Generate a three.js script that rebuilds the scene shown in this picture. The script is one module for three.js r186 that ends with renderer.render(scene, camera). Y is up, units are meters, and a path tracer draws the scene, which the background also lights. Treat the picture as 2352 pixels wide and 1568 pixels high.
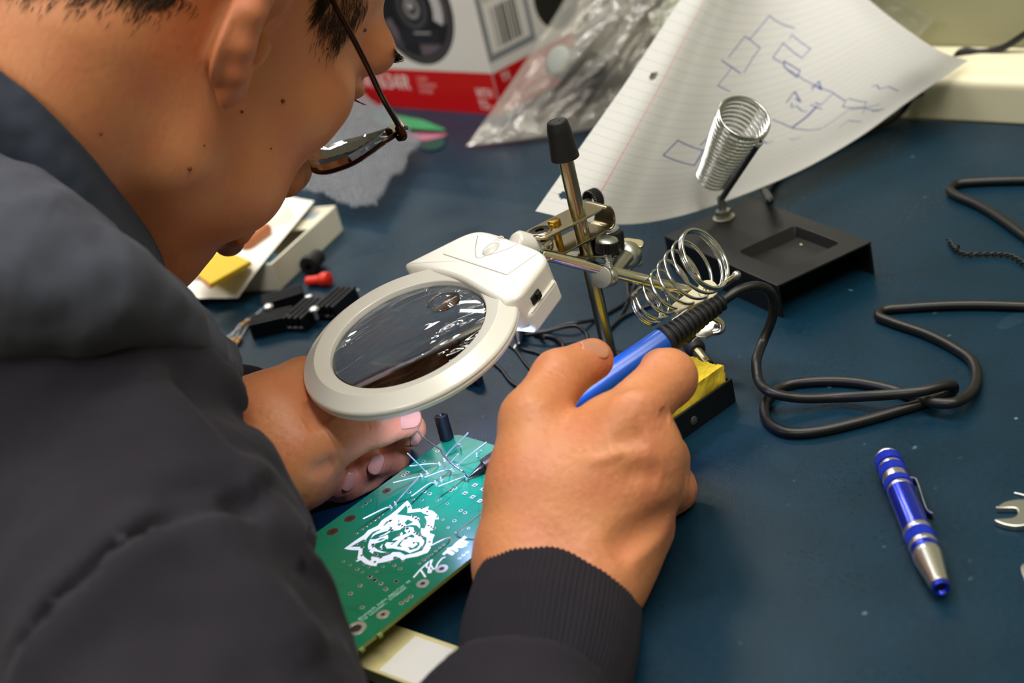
import * as THREE from 'three';
import { RoundedBoxGeometry } from 'three/addons/geometries/RoundedBoxGeometry.js';
import { mergeGeometries, mergeVertices, toCreasedNormals } from 'three/addons/utils/BufferGeometryUtils.js';
import { RectAreaLightUniformsLib } from 'three/addons/lights/RectAreaLightUniformsLib.js';
import { createNoise3D, createNoise2D } from 'simplex-noise';

// ---------- camera, light, exposure ----------
const V = (x, y, z) => new THREE.Vector3(x, y, z);
const CAM_H = 0.31, FOCAL = 3270, PITCH = 26 * Math.PI / 180, ROLL = 14.5 * Math.PI / 180;   // eye 31 cm over the bench, looking down 26 degrees, held with a 14.5 degree roll
const EYE = V(0, CAM_H, 0);
const FWD = V(0, -Math.sin(PITCH), -Math.cos(PITCH)), UP0 = V(0, Math.cos(PITCH), -Math.sin(PITCH)), RT0 = V(1, 0, 0);
const CUP = UP0.clone().multiplyScalar(Math.cos(ROLL)).addScaledVector(RT0, Math.sin(ROLL));
const CRT = RT0.clone().multiplyScalar(Math.cos(ROLL)).addScaledVector(UP0, -Math.sin(ROLL));
const scene = new THREE.Scene();
const camera = new THREE.PerspectiveCamera(2 * Math.atan(784 / FOCAL) * 180 / Math.PI, 1.5, 0.02, 30);
camera.position.copy(EYE);
camera.up.copy(CUP);
camera.lookAt(EYE.clone().add(FWD));
camera.focus = 0.585;
camera.userData.fStop = 8.5;
const renderer = new THREE.WebGLRenderer({ antialias: true });
renderer.toneMapping = THREE.LinearToneMapping;
renderer.toneMappingExposure = 1.3;
renderer.shadowMap.enabled = true;
RectAreaLightUniformsLib.init();
const ROOM_LIGHT = new THREE.Color().setRGB(1.0, 0.965, 0.905), PANEL_LUMINANCE = 30.0, LED_COLOR = new THREE.Color().setRGB(0.42, 0.52, 1.0), LED_POWER = 0.02;

// ---------- measuring helpers ----------
const ray = (x, y) => FWD.clone().addScaledVector(CRT, (x - 1176) / FOCAL).addScaledVector(CUP, -(y - 784) / FOCAL);
const at = (x, y, depth) => EYE.clone().addScaledVector(ray(x, y), depth);                       // a point seen at x, y of the photograph and depth metres away
const tab = (x, y, h = 0) => { const d = ray(x, y); return EYE.clone().addScaledVector(d, (h - CAM_H) / d.y); };   // the point there at height h over the bench
const onPlane = (x, y, o, n) => { const d = ray(x, y); return EYE.clone().addScaledVector(d, o.clone().sub(EYE).dot(n) / d.dot(n)); };
const lerp = (a, b, t) => a + (b - a) * t, clamp = (x, a = 0, b = 1) => Math.min(b, Math.max(a, x));
const smooth = (a, b, x) => { const t = clamp((x - a) / (b - a)); return t * t * (3 - 2 * t); };
let seed = 7;
const rnd = () => { seed = (seed + 0x6d2b79f5) | 0; let t = Math.imul(seed ^ (seed >>> 15), 1 | seed); t = (t + Math.imul(t ^ (t >>> 7), 61 | t)) ^ t; return ((t ^ (t >>> 14)) >>> 0) / 4294967296; };
const n3 = createNoise3D(rnd), n2 = createNoise2D(rnd);

// ---------- scene helpers ----------
const taken = new Map();
const numbered = (name) => { const k = taken.get(name) ?? 0; taken.set(name, k + 1); return k ? `${name}_${String(k).padStart(3, '0')}` : name; };
function thing(name, label, category, p = V(0, 0, 0), group) {          // a Group at the thing's base; its parts are its children
  const o = new THREE.Group(); o.name = numbered(name); o.position.copy(p); scene.add(o);
  o.userData = { label, category };
  if (group) o.userData.group = group;
  return o;
}
const originOf = (o) => { const p = V(0, 0, 0); for (let q = o; q && q !== scene; q = q.parent) p.add(q.position); return p; };
function part(name, geo, mat, parent, label) {                           // geo is in room coordinates
  const m = new THREE.Mesh(Array.isArray(geo) ? join(geo) : geo, mat);
  const o = originOf(parent); m.geometry.translate(-o.x, -o.y, -o.z);
  m.name = name; m.castShadow = m.receiveShadow = true;
  if (label) m.userData.label = label;
  parent.add(m);
  return m;
}
function single(name, geo, mat, label, category, p, group) {             // a thing that is one mesh, with its origin at p
  const m = new THREE.Mesh(Array.isArray(geo) ? join(geo) : geo, mat);
  m.geometry.translate(-p.x, -p.y, -p.z); m.position.copy(p); m.name = numbered(name); m.castShadow = m.receiveShadow = true; scene.add(m);
  m.userData = { label, category };
  if (group) m.userData.group = group;
  return m;
}
function structure(name, geo, mat) {
  const m = new THREE.Mesh(Array.isArray(geo) ? join(geo) : geo, mat); m.name = name; m.userData.kind = 'structure'; m.castShadow = m.receiveShadow = true; scene.add(m); return m;
}
function xf(g, m) {                                                          // moves a geometry; keeps its outside out when the frame is left-handed
  g.applyMatrix4(m);
  if (m.determinant() < 0) {
    if (g.index) { const a = g.index.array; for (let i = 0; i < a.length; i += 3) { const t = a[i]; a[i] = a[i + 1]; a[i + 1] = t; } }
    else for (const at of Object.values(g.attributes)) { const n = at.itemSize, a = at.array; for (let i = 0; i < at.count; i += 3) for (let c = 0; c < n; c++) { const t = a[i * n + c]; a[i * n + c] = a[(i + 1) * n + c]; a[(i + 1) * n + c] = t; } }
  }
  return g;
}
function join(list) {
  const keep = list.map((g) => { const h = g.index ? g.toNonIndexed() : g.clone(); for (const k of Object.keys(h.attributes)) if (!['position', 'normal', 'uv'].includes(k)) h.deleteAttribute(k); if (!h.attributes.uv) h.setAttribute('uv', new THREE.Float32BufferAttribute(new Float32Array(h.attributes.position.count * 2), 2)); return h; });
  return mergeGeometries(keep);
}
const M4 = (o, x, y, z) => new THREE.Matrix4().makeBasis(x, y, z).setPosition(o);
function frameAlong(d, hint = V(0, 1, 0)) {                                // right-handed basis with y along d
  const y = d.clone().normalize(); let x = hint.clone().cross(y); if (x.length() < 1e-4) x = V(1, 0, 0).cross(y); x.normalize(); return [x, y, x.clone().cross(y)];
}
function lathe(profile, a, dir, seg = 32, hint) {                            // profile: [distance along dir, radius]
  const g = new THREE.LatheGeometry(profile.map(([h, r]) => new THREE.Vector2(Math.max(r, 1e-5), h)), seg);
  const [x, y, z] = frameAlong(dir, hint); return xf(g, M4(a, x, y, z));
}
function sharp(profile) {                                                    // doubles inner points so that lathe edges stay crisp, with a small chamfer
  const out = [profile[0]];
  for (let i = 1; i < profile.length - 1; i++) {
    const [p, q, r] = [profile[i - 1], profile[i], profile[i + 1]], L = (u, v) => Math.hypot(u[0] - v[0], u[1] - v[1]), e = Math.min(2.5e-4, 0.3 * L(p, q), 0.3 * L(q, r));
    const mv = (u) => [lerp(q[0], u[0], e / L(q, u)), lerp(q[1], u[1], e / L(q, u))];
    out.push(mv(p), mv(r));
  }
  out.push(profile.at(-1)); return out;
}
function rod(a, b, r1, r2 = r1, seg = 20) {
  const L = a.distanceTo(b), c = Math.min(4e-4, r1 * 0.3, r2 * 0.3);
  return lathe([[0, 0], [0, r1 - c], [c, r1], [L - c, r2], [L, r2 - c], [L, 0]], a, b.clone().sub(a), seg);
}
function tube(pts, r, seg = 64, rad = 10, closed = false) {
  const c = new THREE.CatmullRomCurve3(pts, closed, 'centripetal'), list = [new THREE.TubeGeometry(c, seg, r, rad, closed)];
  if (!closed) for (const t of [0, 1]) { const s = new THREE.SphereGeometry(r, rad, 6); const p = c.getPoint(t); s.translate(p.x, p.y, p.z); list.push(s); }
  return join(list);
}
const box = (o, x, y, z, w, h, d, r = 0.0006, seg = 2) => xf(new RoundedBoxGeometry(w, h, d, seg, Math.min(r, w / 2.01, h / 2.01, d / 2.01)), M4(o, x, y, z));   // o is the centre
function prism(poly, depth, m, bevel = 0.0004, holes = [], seg = 2) {             // polygon in the x, y of m pushed along its z
  const s = new THREE.Shape(poly.map(([x, y]) => new THREE.Vector2(x, y)));
  for (const h of holes) s.holes.push(new THREE.Path(h.map(([x, y]) => new THREE.Vector2(x, y))));
  const g = new THREE.ExtrudeGeometry(s, { depth: depth - 2 * bevel, bevelEnabled: bevel > 0, bevelThickness: bevel, bevelSize: bevel, bevelOffset: -bevel, bevelSegments: seg, curveSegments: 12 });
  g.translate(0, 0, bevel); return xf(g, m);
}
const circle = (cx, cy, r, n = 24, rx = r) => Array.from({ length: n }, (_, i) => [cx + rx * Math.cos(2 * Math.PI * i / n), cy + r * Math.sin(2 * Math.PI * i / n)]);
function roundPoly(poly, r, n = 5) {                                         // rounds the corners of a polygon
  const out = [];
  poly.forEach((q, i) => {
    const p = poly[(i + poly.length - 1) % poly.length], s = poly[(i + 1) % poly.length], rr = q[2] ?? r;
    const d = (u) => { const L = Math.hypot(u[0] - q[0], u[1] - q[1]), e = Math.min(rr, 0.48 * L); return [q[0] + (u[0] - q[0]) * e / L, q[1] + (u[1] - q[1]) * e / L]; };
    const a = d(p), b = d(s);
    for (let k = 0; k <= n; k++) { const t = k / n; out.push([(1 - t) ** 2 * a[0] + 2 * t * (1 - t) * q[0] + t * t * b[0], (1 - t) ** 2 * a[1] + 2 * t * (1 - t) * q[1] + t * t * b[1]]); }
  });
  return out;
}
function sheet(nu, nv, f, thick = 0) {                                        // a curved sheet f(u, v) -> point, u and v from 0 to 1; with thickness it is a closed slab
  const P = [], uv = [], idx = [], W = nu + 1, pts = [];
  for (let j = 0; j <= nv; j++) for (let i = 0; i <= nu; i++) { pts.push(f(i / nu, j / nv)); uv.push(i / nu, j / nv); }
  const nrm = pts.map((p, k) => { const i = k % W, j = (k / W) | 0; const a = pts[j * W + Math.min(i + 1, nu)].clone().sub(pts[j * W + Math.max(i - 1, 0)]), b = pts[Math.min(j + 1, nv) * W + i].clone().sub(pts[Math.max(j - 1, 0) * W + i]); return a.cross(b).normalize(); });
  const sides = thick ? [0.5, -0.5] : [0];
  sides.forEach((s, q) => {
    const base = P.length / 3;
    pts.forEach((p, k) => P.push(p.x + nrm[k].x * s * thick, p.y + nrm[k].y * s * thick, p.z + nrm[k].z * s * thick));
    if (q) uv.push(...uv.slice(0, W * (nv + 1) * 2));
    for (let j = 0; j < nv; j++) for (let i = 0; i < nu; i++) { const a = base + j * W + i, b = a + 1, c = a + W, d = c + 1; q ? idx.push(a, d, b, a, c, d) : idx.push(a, b, d, a, d, c); }
  });
  if (thick) {
    const n = W * (nv + 1), rim = [];
    for (let i = 0; i < nu; i++) rim.push([i, i + 1]);
    for (let j = 0; j < nv; j++) rim.push([j * W + nu, (j + 1) * W + nu]);
    for (let i = nu; i > 0; i--) rim.push([nv * W + i, nv * W + i - 1]);
    for (let j = nv; j > 0; j--) rim.push([j * W, (j - 1) * W]);
    for (const [a, b] of rim) idx.push(a, a + n, b, b, a + n, b + n);
  }
  const g = new THREE.BufferGeometry(); g.setAttribute('position', new THREE.Float32BufferAttribute(P, 3)); g.setAttribute('uv', new THREE.Float32BufferAttribute(uv, 2)); g.setIndex(idx);
  g.computeVertexNormals(); return g;
}

// ---------- solid surfaces from distance fields (bodies, cloth) ----------
const vsub = (a, b) => [a[0] - b[0], a[1] - b[1], a[2] - b[2]];
const arr = (v) => [v.x, v.y, v.z];
const smin = (a, b, k) => { const h = Math.max(k - Math.abs(a - b), 0) / k; return Math.min(a, b) - h * h * k * 0.25; };
const smax = (a, b, k) => -smin(-a, -b, k);
function cap(a, b, r1, r2) {                                                  // tapered capsule
  const A = Array.isArray(a) ? a : arr(a), B = Array.isArray(b) ? b : arr(b), dx = B[0] - A[0], dy = B[1] - A[1], dz = B[2] - A[2], L = 1 / (dx * dx + dy * dy + dz * dz + 1e-12);
  return (x, y, z) => { const px = x - A[0], py = y - A[1], pz = z - A[2]; let t = (px * dx + py * dy + pz * dz) * L; t = t < 0 ? 0 : t > 1 ? 1 : t; return Math.hypot(px - dx * t, py - dy * t, pz - dz * t) - (r1 + (r2 - r1) * t); };
}
function ell(c, r, ax) {                                                      // ellipsoid, ax: its three axes
  const C = Array.isArray(c) ? c : arr(c), [X, Y, Z] = ax ? ax.map((v) => (Array.isArray(v) ? v : arr(v))) : [[1, 0, 0], [0, 1, 0], [0, 0, 1]];
  return (x, y, z) => {
    const px = x - C[0], py = y - C[1], pz = z - C[2], a = (px * X[0] + py * X[1] + pz * X[2]) / r[0], b = (px * Y[0] + py * Y[1] + pz * Y[2]) / r[1], c = (px * Z[0] + py * Z[1] + pz * Z[2]) / r[2];
    const k0 = Math.hypot(a, b, c), k1 = Math.hypot(a / r[0], b / r[1], c / r[2]); return k1 < 1e-9 ? -Math.min(...r) : k0 * (k0 - 1) / k1;
  };
}
function blend(k, list) { return (x, y, z) => { let d = list[0](x, y, z); for (let i = 1; i < list.length; i++) d = smin(d, list[i](x, y, z), k); return d; }; }
function surfaceOf(f, lo, hi, c, color) {                                     // naive surface nets
  const nx = Math.ceil((hi[0] - lo[0]) / c) + 1, ny = Math.ceil((hi[1] - lo[1]) / c) + 1, nz = Math.ceil((hi[2] - lo[2]) / c) + 1, F = new Float32Array(nx * ny * nz), B = 5;
  const I = (i, j, k) => (k * ny + j) * nx + i;
  for (let k = 0; k < nz; k += B) for (let j = 0; j < ny; j += B) for (let i = 0; i < nx; i += B) {
    const h = (B - 1) / 2, m = f(lo[0] + (i + h) * c, lo[1] + (j + h) * c, lo[2] + (k + h) * c), far = Math.abs(m) > c * B * 1.3;
    for (let kk = k; kk < Math.min(k + B, nz); kk++) for (let jj = j; jj < Math.min(j + B, ny); jj++) for (let ii = i; ii < Math.min(i + B, nx); ii++) F[I(ii, jj, kk)] = far ? m : f(lo[0] + ii * c, lo[1] + jj * c, lo[2] + kk * c);
  }
  const id = new Int32Array(nx * ny * nz).fill(-1), P = [], idx = [], step = [1, nx, nx * ny];
  const corner = [0, 1, nx, nx + 1, nx * ny, nx * ny + 1, nx * ny + nx, nx * ny + nx + 1], edges = [[0, 1], [2, 3], [4, 5], [6, 7], [0, 2], [1, 3], [4, 6], [5, 7], [0, 4], [1, 5], [2, 6], [3, 7]];
  for (let k = 0; k < nz - 1; k++) for (let j = 0; j < ny - 1; j++) for (let i = 0; i < nx - 1; i++) {
    const o = I(i, j, k); let mask = 0; for (let q = 0; q < 8; q++) if (F[o + corner[q]] < 0) mask |= 1 << q;
    if (mask === 0 || mask === 255) continue;
    let x = 0, y = 0, z = 0, n = 0;
    for (const [a, b] of edges) if (((mask >> a) & 1) !== ((mask >> b) & 1)) { const fa = F[o + corner[a]], t = fa / (fa - F[o + corner[b]]); x += lerp(a & 1, b & 1, t); y += lerp((a >> 1) & 1, (b >> 1) & 1, t); z += lerp((a >> 2) & 1, (b >> 2) & 1, t); n++; }
    id[o] = P.length / 3; P.push(lo[0] + (i + x / n) * c, lo[1] + (j + y / n) * c, lo[2] + (k + z / n) * c);
  }
  for (let k = 1; k < nz - 1; k++) for (let j = 1; j < ny - 1; j++) for (let i = 1; i < nx - 1; i++) {
    const o = I(i, j, k), s = F[o] < 0;
    for (let a = 0; a < 3; a++) {
      if (s === F[o + step[a]] < 0) continue;
      const u = step[(a + 1) % 3], v = step[(a + 2) % 3], q = [id[o], id[o - u], id[o - u - v], id[o - v]];
      if (q.some((w) => w < 0)) continue;
      s ? idx.push(q[0], q[1], q[2], q[0], q[2], q[3]) : idx.push(q[0], q[2], q[1], q[0], q[3], q[2]);
    }
  }
  const N = new Float32Array(P.length), e = c * 0.35, C = color && new Float32Array(P.length);
  for (let i = 0; i < P.length; i += 3) {
    const [x, y, z] = [P[i], P[i + 1], P[i + 2]]; let a = f(x + e, y, z) - f(x - e, y, z), b = f(x, y + e, z) - f(x, y - e, z), d = f(x, y, z + e) - f(x, y, z - e); const L = Math.hypot(a, b, d) || 1;
    N[i] = a / L; N[i + 1] = b / L; N[i + 2] = d / L;
    if (color) C.set(color(x, y, z, N[i], N[i + 1], N[i + 2]), i);
  }
  const g = new THREE.BufferGeometry(); g.setAttribute('position', new THREE.Float32BufferAttribute(P, 3)); g.setAttribute('normal', new THREE.BufferAttribute(N, 3)); if (color) g.setAttribute('color', new THREE.BufferAttribute(C, 3)); g.setIndex(idx);
  return g;
}

// ---------- materials ----------
const std = (color, roughness, metalness = 0, more = {}) => new THREE.MeshPhysicalMaterial({ color, roughness, metalness, side: THREE.DoubleSide, ...more });
function canvas(w, h, draw, srgb = true) {
  const c = document.createElement('canvas'); c.width = w; c.height = h; draw(c.getContext('2d'), w, h);
  const t = new THREE.CanvasTexture(c); if (srgb) t.colorSpace = THREE.SRGBColorSpace; t.wrapS = t.wrapT = THREE.RepeatWrapping; return t;
}
function grain(size, f) {                                                      // a tileable-enough grey map f(x, y) -> 0..1
  const d = new Uint8Array(size * size * 4); for (let y = 0; y < size; y++) for (let x = 0; x < size; x++) { const v = clamp(f(x, y)) * 255, i = (y * size + x) * 4; d[i] = d[i + 1] = d[i + 2] = v; d[i + 3] = 255; }
  const t = new THREE.DataTexture(d, size, size); t.wrapS = t.wrapT = THREE.RepeatWrapping; t.magFilter = t.minFilter = THREE.LinearFilter; t.needsUpdate = true; return t;
}
const MAT = {
  blackPlastic: std('#0d0d0f', 0.38), blackRubber: std('#101012', 0.6), blackCable: std('#0f0f11', 0.42), thinCable: std('#15161a', 0.4), blackSteel: std('#0c0c0e', 0.42),
  chrome: std('#d8d4c8', 0.14, 1), nickel: std('#b8ad8c', 0.26, 1), brass: std('#c9a24a', 0.25, 1), steel: std('#c4c5c4', 0.28, 1), zinc: std('#bcbdb8', 0.35, 1), springWire: std('#cfd2d2', 0.16, 1),
  tin: std('#e6e7ea', 0.38, 0.85), cream: std('#d8d0b8', 0.5), lampBody: std('#f1efe8', 0.3, 0.08, { clearcoat: 0.2 }), darkSlot: std('#0a0a0a', 0.5),
};

// ---------- the room ----------
const WL = tab(2060, 269.5), WR = tab(2352, 285.5);                     // the foot of the cream wall duct, where it stands on the bench
const ALONG = WR.clone().sub(WL).normalize(), INTO = V(-ALONG.z, 0, ALONG.x);   // along the wall; from the wall into the room
if (INTO.dot(EYE.clone().sub(WL)) < 0) INTO.negate();
const YUP = V(0, 1, 0), wall = (s, t, y = 0) => WL.clone().addScaledVector(ALONG, s).addScaledVector(INTO, t).setY(y);
const slab = (s0, s1, t0, t1, y0, y1, r = 0.002) => box(wall((s0 + s1) / 2, (t0 + t1) / 2, (y0 + y1) / 2), ALONG, YUP, INTO.clone().multiplyScalar(ALONG.clone().cross(YUP).dot(INTO) > 0 ? 1 : -1), s1 - s0, y1 - y0, t1 - t0, r);
const FLOOR_Y = -0.76, CEIL_Y = 1.95, S0 = -5.2, S1 = 2.4, T1 = 3.0, STEP = -0.19, RECESS = -3.0;
const darkWall = std('#4b4e50', 0.8), wallPaint = std('#a6a382', 0.75), ceilingWhite = std('#d8d5c8', 0.9), floorTile = std('#8a857a', 0.5), ductCream = std('#e6dfc0', 0.42);
structure('floor', slab(S0 - 0.1, S1 + 0.1, RECESS - 0.2, T1 + 0.1, FLOOR_Y - 0.1, FLOOR_Y), floorTile);
structure('ceiling', slab(S0 - 0.1, S1 + 0.1, RECESS - 0.2, T1 + 0.1, CEIL_Y, CEIL_Y + 0.1), ceilingWhite);
structure('wall_back', slab(STEP, S1, -0.19, -0.042, FLOOR_Y, CEIL_Y), wallPaint);
structure('wall_far', slab(S0, S1, RECESS - 0.1, RECESS, FLOOR_Y, CEIL_Y), darkWall);
structure('wall_left', slab(S0 - 0.1, S0, RECESS - 0.1, T1, FLOOR_Y, CEIL_Y), darkWall);
structure('wall_right', slab(S1, S1 + 0.1, RECESS - 0.1, T1, FLOOR_Y, CEIL_Y), wallPaint);
structure('wall_front', slab(S0, S1, T1, T1 + 0.1, FLOOR_Y, CEIL_Y), wallPaint);
{ // cream duct along the foot of the wall: an upright face and a sloping top
  const prof = roundPoly([[0, 0], [0.001, 0.0255, 0.005], [-0.03, 0.029, 0.004], [-0.041, 0.030], [-0.041, 0]], 0.001);
  const m = M4(wall(STEP, 0), INTO, YUP, ALONG);
  structure('trim_1', prism(prof, S1 - STEP - 0.002, m, 0, [], 1), ductCream);
}
{ // bench
  const woodTop = canvas(2048, 2048, (g, w, h) => {
    const img = g.createImageData(w, h), d = img.data;
    for (let y = 0; y < h; y++) for (let x = 0; x < w; x++) {
      const a = n2(x * 0.0035, y * 0.0035), b = n2(x * 0.017 + 40, y * 0.017), c = n2(x * 0.16, y * 0.16 + 9), k = 1 + 0.07 * a + 0.05 * b + 0.05 * c, i = (y * w + x) * 4;
      d[i] = 12 * k; d[i + 1] = 42 * k; d[i + 2] = 59 * k; d[i + 3] = 255;
    }
    g.putImageData(img, 0, 0);
    for (let i = 0; i < 900; i++) { const a = rnd(); g.fillStyle = a < 0.7 ? `rgba(150,160,160,${0.25 + 0.5 * rnd()})` : `rgba(120,95,70,${0.2 + 0.4 * rnd()})`; g.beginPath(); g.ellipse(rnd() * w, rnd() * h, 0.4 + 1.1 * rnd() ** 3 * 2, 0.5 + rnd(), rnd() * 3, 0, 7); g.fill(); }
    g.lineCap = 'round';
    for (let i = 0; i < 150; i++) { g.strokeStyle = `rgba(120,140,150,${0.05 + 0.12 * rnd()})`; g.lineWidth = 0.6 + rnd(); const x = rnd() * w, y = rnd() * h, a = rnd() * 6.3, L = 8 + 60 * rnd() * rnd(); g.beginPath(); g.moveTo(x, y); g.quadraticCurveTo(x + Math.cos(a) * L * 0.5 + 4 * rnd(), y + Math.sin(a) * L * 0.5, x + Math.cos(a) * L, y + Math.sin(a) * L); g.stroke(); }
    for (let i = 0; i < 60; i++) { g.fillStyle = `rgba(140,150,145,${0.04 + 0.07 * rnd()})`; g.beginPath(); g.ellipse(rnd() * w, rnd() * h, 4 + 14 * rnd(), 2 + 6 * rnd(), rnd() * 3, 0, 7); g.fill(); }
  });
  const rough = grain(512, (x, y) => 0.33 + 0.06 * n2(x * 0.012, y * 0.012) + 0.05 * n2(x * 0.21, y * 0.21));
  woodTop.repeat.set(0.8, 0.8); rough.repeat.set(2.5, 2.5);
  const fine = grain(512, (x, y) => 0.5 + 0.5 * n2(x * 0.35, y * 0.35)); fine.repeat.set(9, 9);
  const topMat = new THREE.MeshPhysicalMaterial({ map: woodTop, roughnessMap: rough, roughness: 1, specularIntensity: 0.42, bumpMap: fine, bumpScale: 0.00006 });
  const poly = [[STEP, 0.0], [1.3, 0.0], [1.3, -0.62], [-1.6, -0.62], [-1.6, 0.49], [STEP, 0.49]].map(([s, t]) => [s, t]);
  // the top lies in x = along, y = away from the room
  const m = M4(wall(0, 0, -0.03), ALONG, INTO.clone().negate(), YUP);
  const g = prism(m.determinant() > 0 ? poly : poly, 0.03, m, 0.002);
  const uv = g.attributes.uv, p = g.attributes.position; for (let i = 0; i < p.count; i++) uv.setXY(i, p.getX(i), p.getZ(i));
  const bench = thing('workbench', 'dark blue-green laminate workbench that everything lies on', 'table', wall(0, 0.3, FLOOR_Y));
  part('bench_top', g, topMat, bench);
  const legM = std('#3a3c40', 0.4, 0.6);
  for (const [s, t] of [[1.2, 0.08], [1.2, 0.55], [-1.5, 0.55], [-1.5, -0.4]]) part('leg', slab(s - 0.025, s + 0.025, t - 0.025, t + 0.025, FLOOR_Y, -0.03), legM, bench);
}
{ // fluorescent ceiling fittings
  const frameM = std('#e2e0d8', 0.5), glow = new THREE.MeshStandardMaterial({ color: '#f4f2ea', emissive: ROOM_LIGHT, emissiveIntensity: 4, roughness: 0.6 });
  const where = [['by the wall over the bench', -0.25, 0.2], ['over the left part of the bench', -1.43, 0.19], ['right of the bench along the wall', 1.05, 0.45], ['beyond the bench behind the wall end', -1.9, -1.15], ['at the far left end of the room', -3.85, -1.0], ['behind the person', -1.5, 1.9], ['in the middle of the room', 0.3, 2.2]];
  for (const [words, s, t] of where) {
    const o = thing('ceiling_light', `long fluorescent ceiling light ${words}`, 'ceiling light', wall(s, t, CEIL_Y));
    const W = 1.2, D = 0.6;
    part('frame', [slab(s - W / 2 - 0.03, s + W / 2 + 0.03, t - D / 2 - 0.03, t - D / 2, CEIL_Y - 0.03, CEIL_Y), slab(s - W / 2 - 0.03, s + W / 2 + 0.03, t + D / 2, t + D / 2 + 0.03, CEIL_Y - 0.03, CEIL_Y), slab(s - W / 2 - 0.03, s - W / 2, t - D / 2, t + D / 2, CEIL_Y - 0.03, CEIL_Y), slab(s + W / 2, s + W / 2 + 0.03, t - D / 2, t + D / 2, CEIL_Y - 0.03, CEIL_Y), slab(s - W / 2, s + W / 2, t - 0.02, t + 0.02, CEIL_Y - 0.03, CEIL_Y)], frameM, o);
    part('reflector', slab(s - W / 2, s + W / 2, t - D / 2, t + D / 2, CEIL_Y - 0.006, CEIL_Y), frameM, o);
    for (const k of [-1, 1]) {
      part('diffuser', slab(s - W / 2, s + W / 2, t + k * 0.13 - 0.035, t + k * 0.13 + 0.035, CEIL_Y - 0.015, CEIL_Y), glow, o);
      const L = new THREE.RectAreaLight(ROOM_LIGHT, PANEL_LUMINANCE, W - 0.02, 0.066);
      const p = wall(s, t + k * 0.13, CEIL_Y - 0.02); L.position.copy(p); L.up.copy(INTO); L.lookAt(p.x, p.y - 1, p.z); scene.add(L);
    }
  }
}

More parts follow.
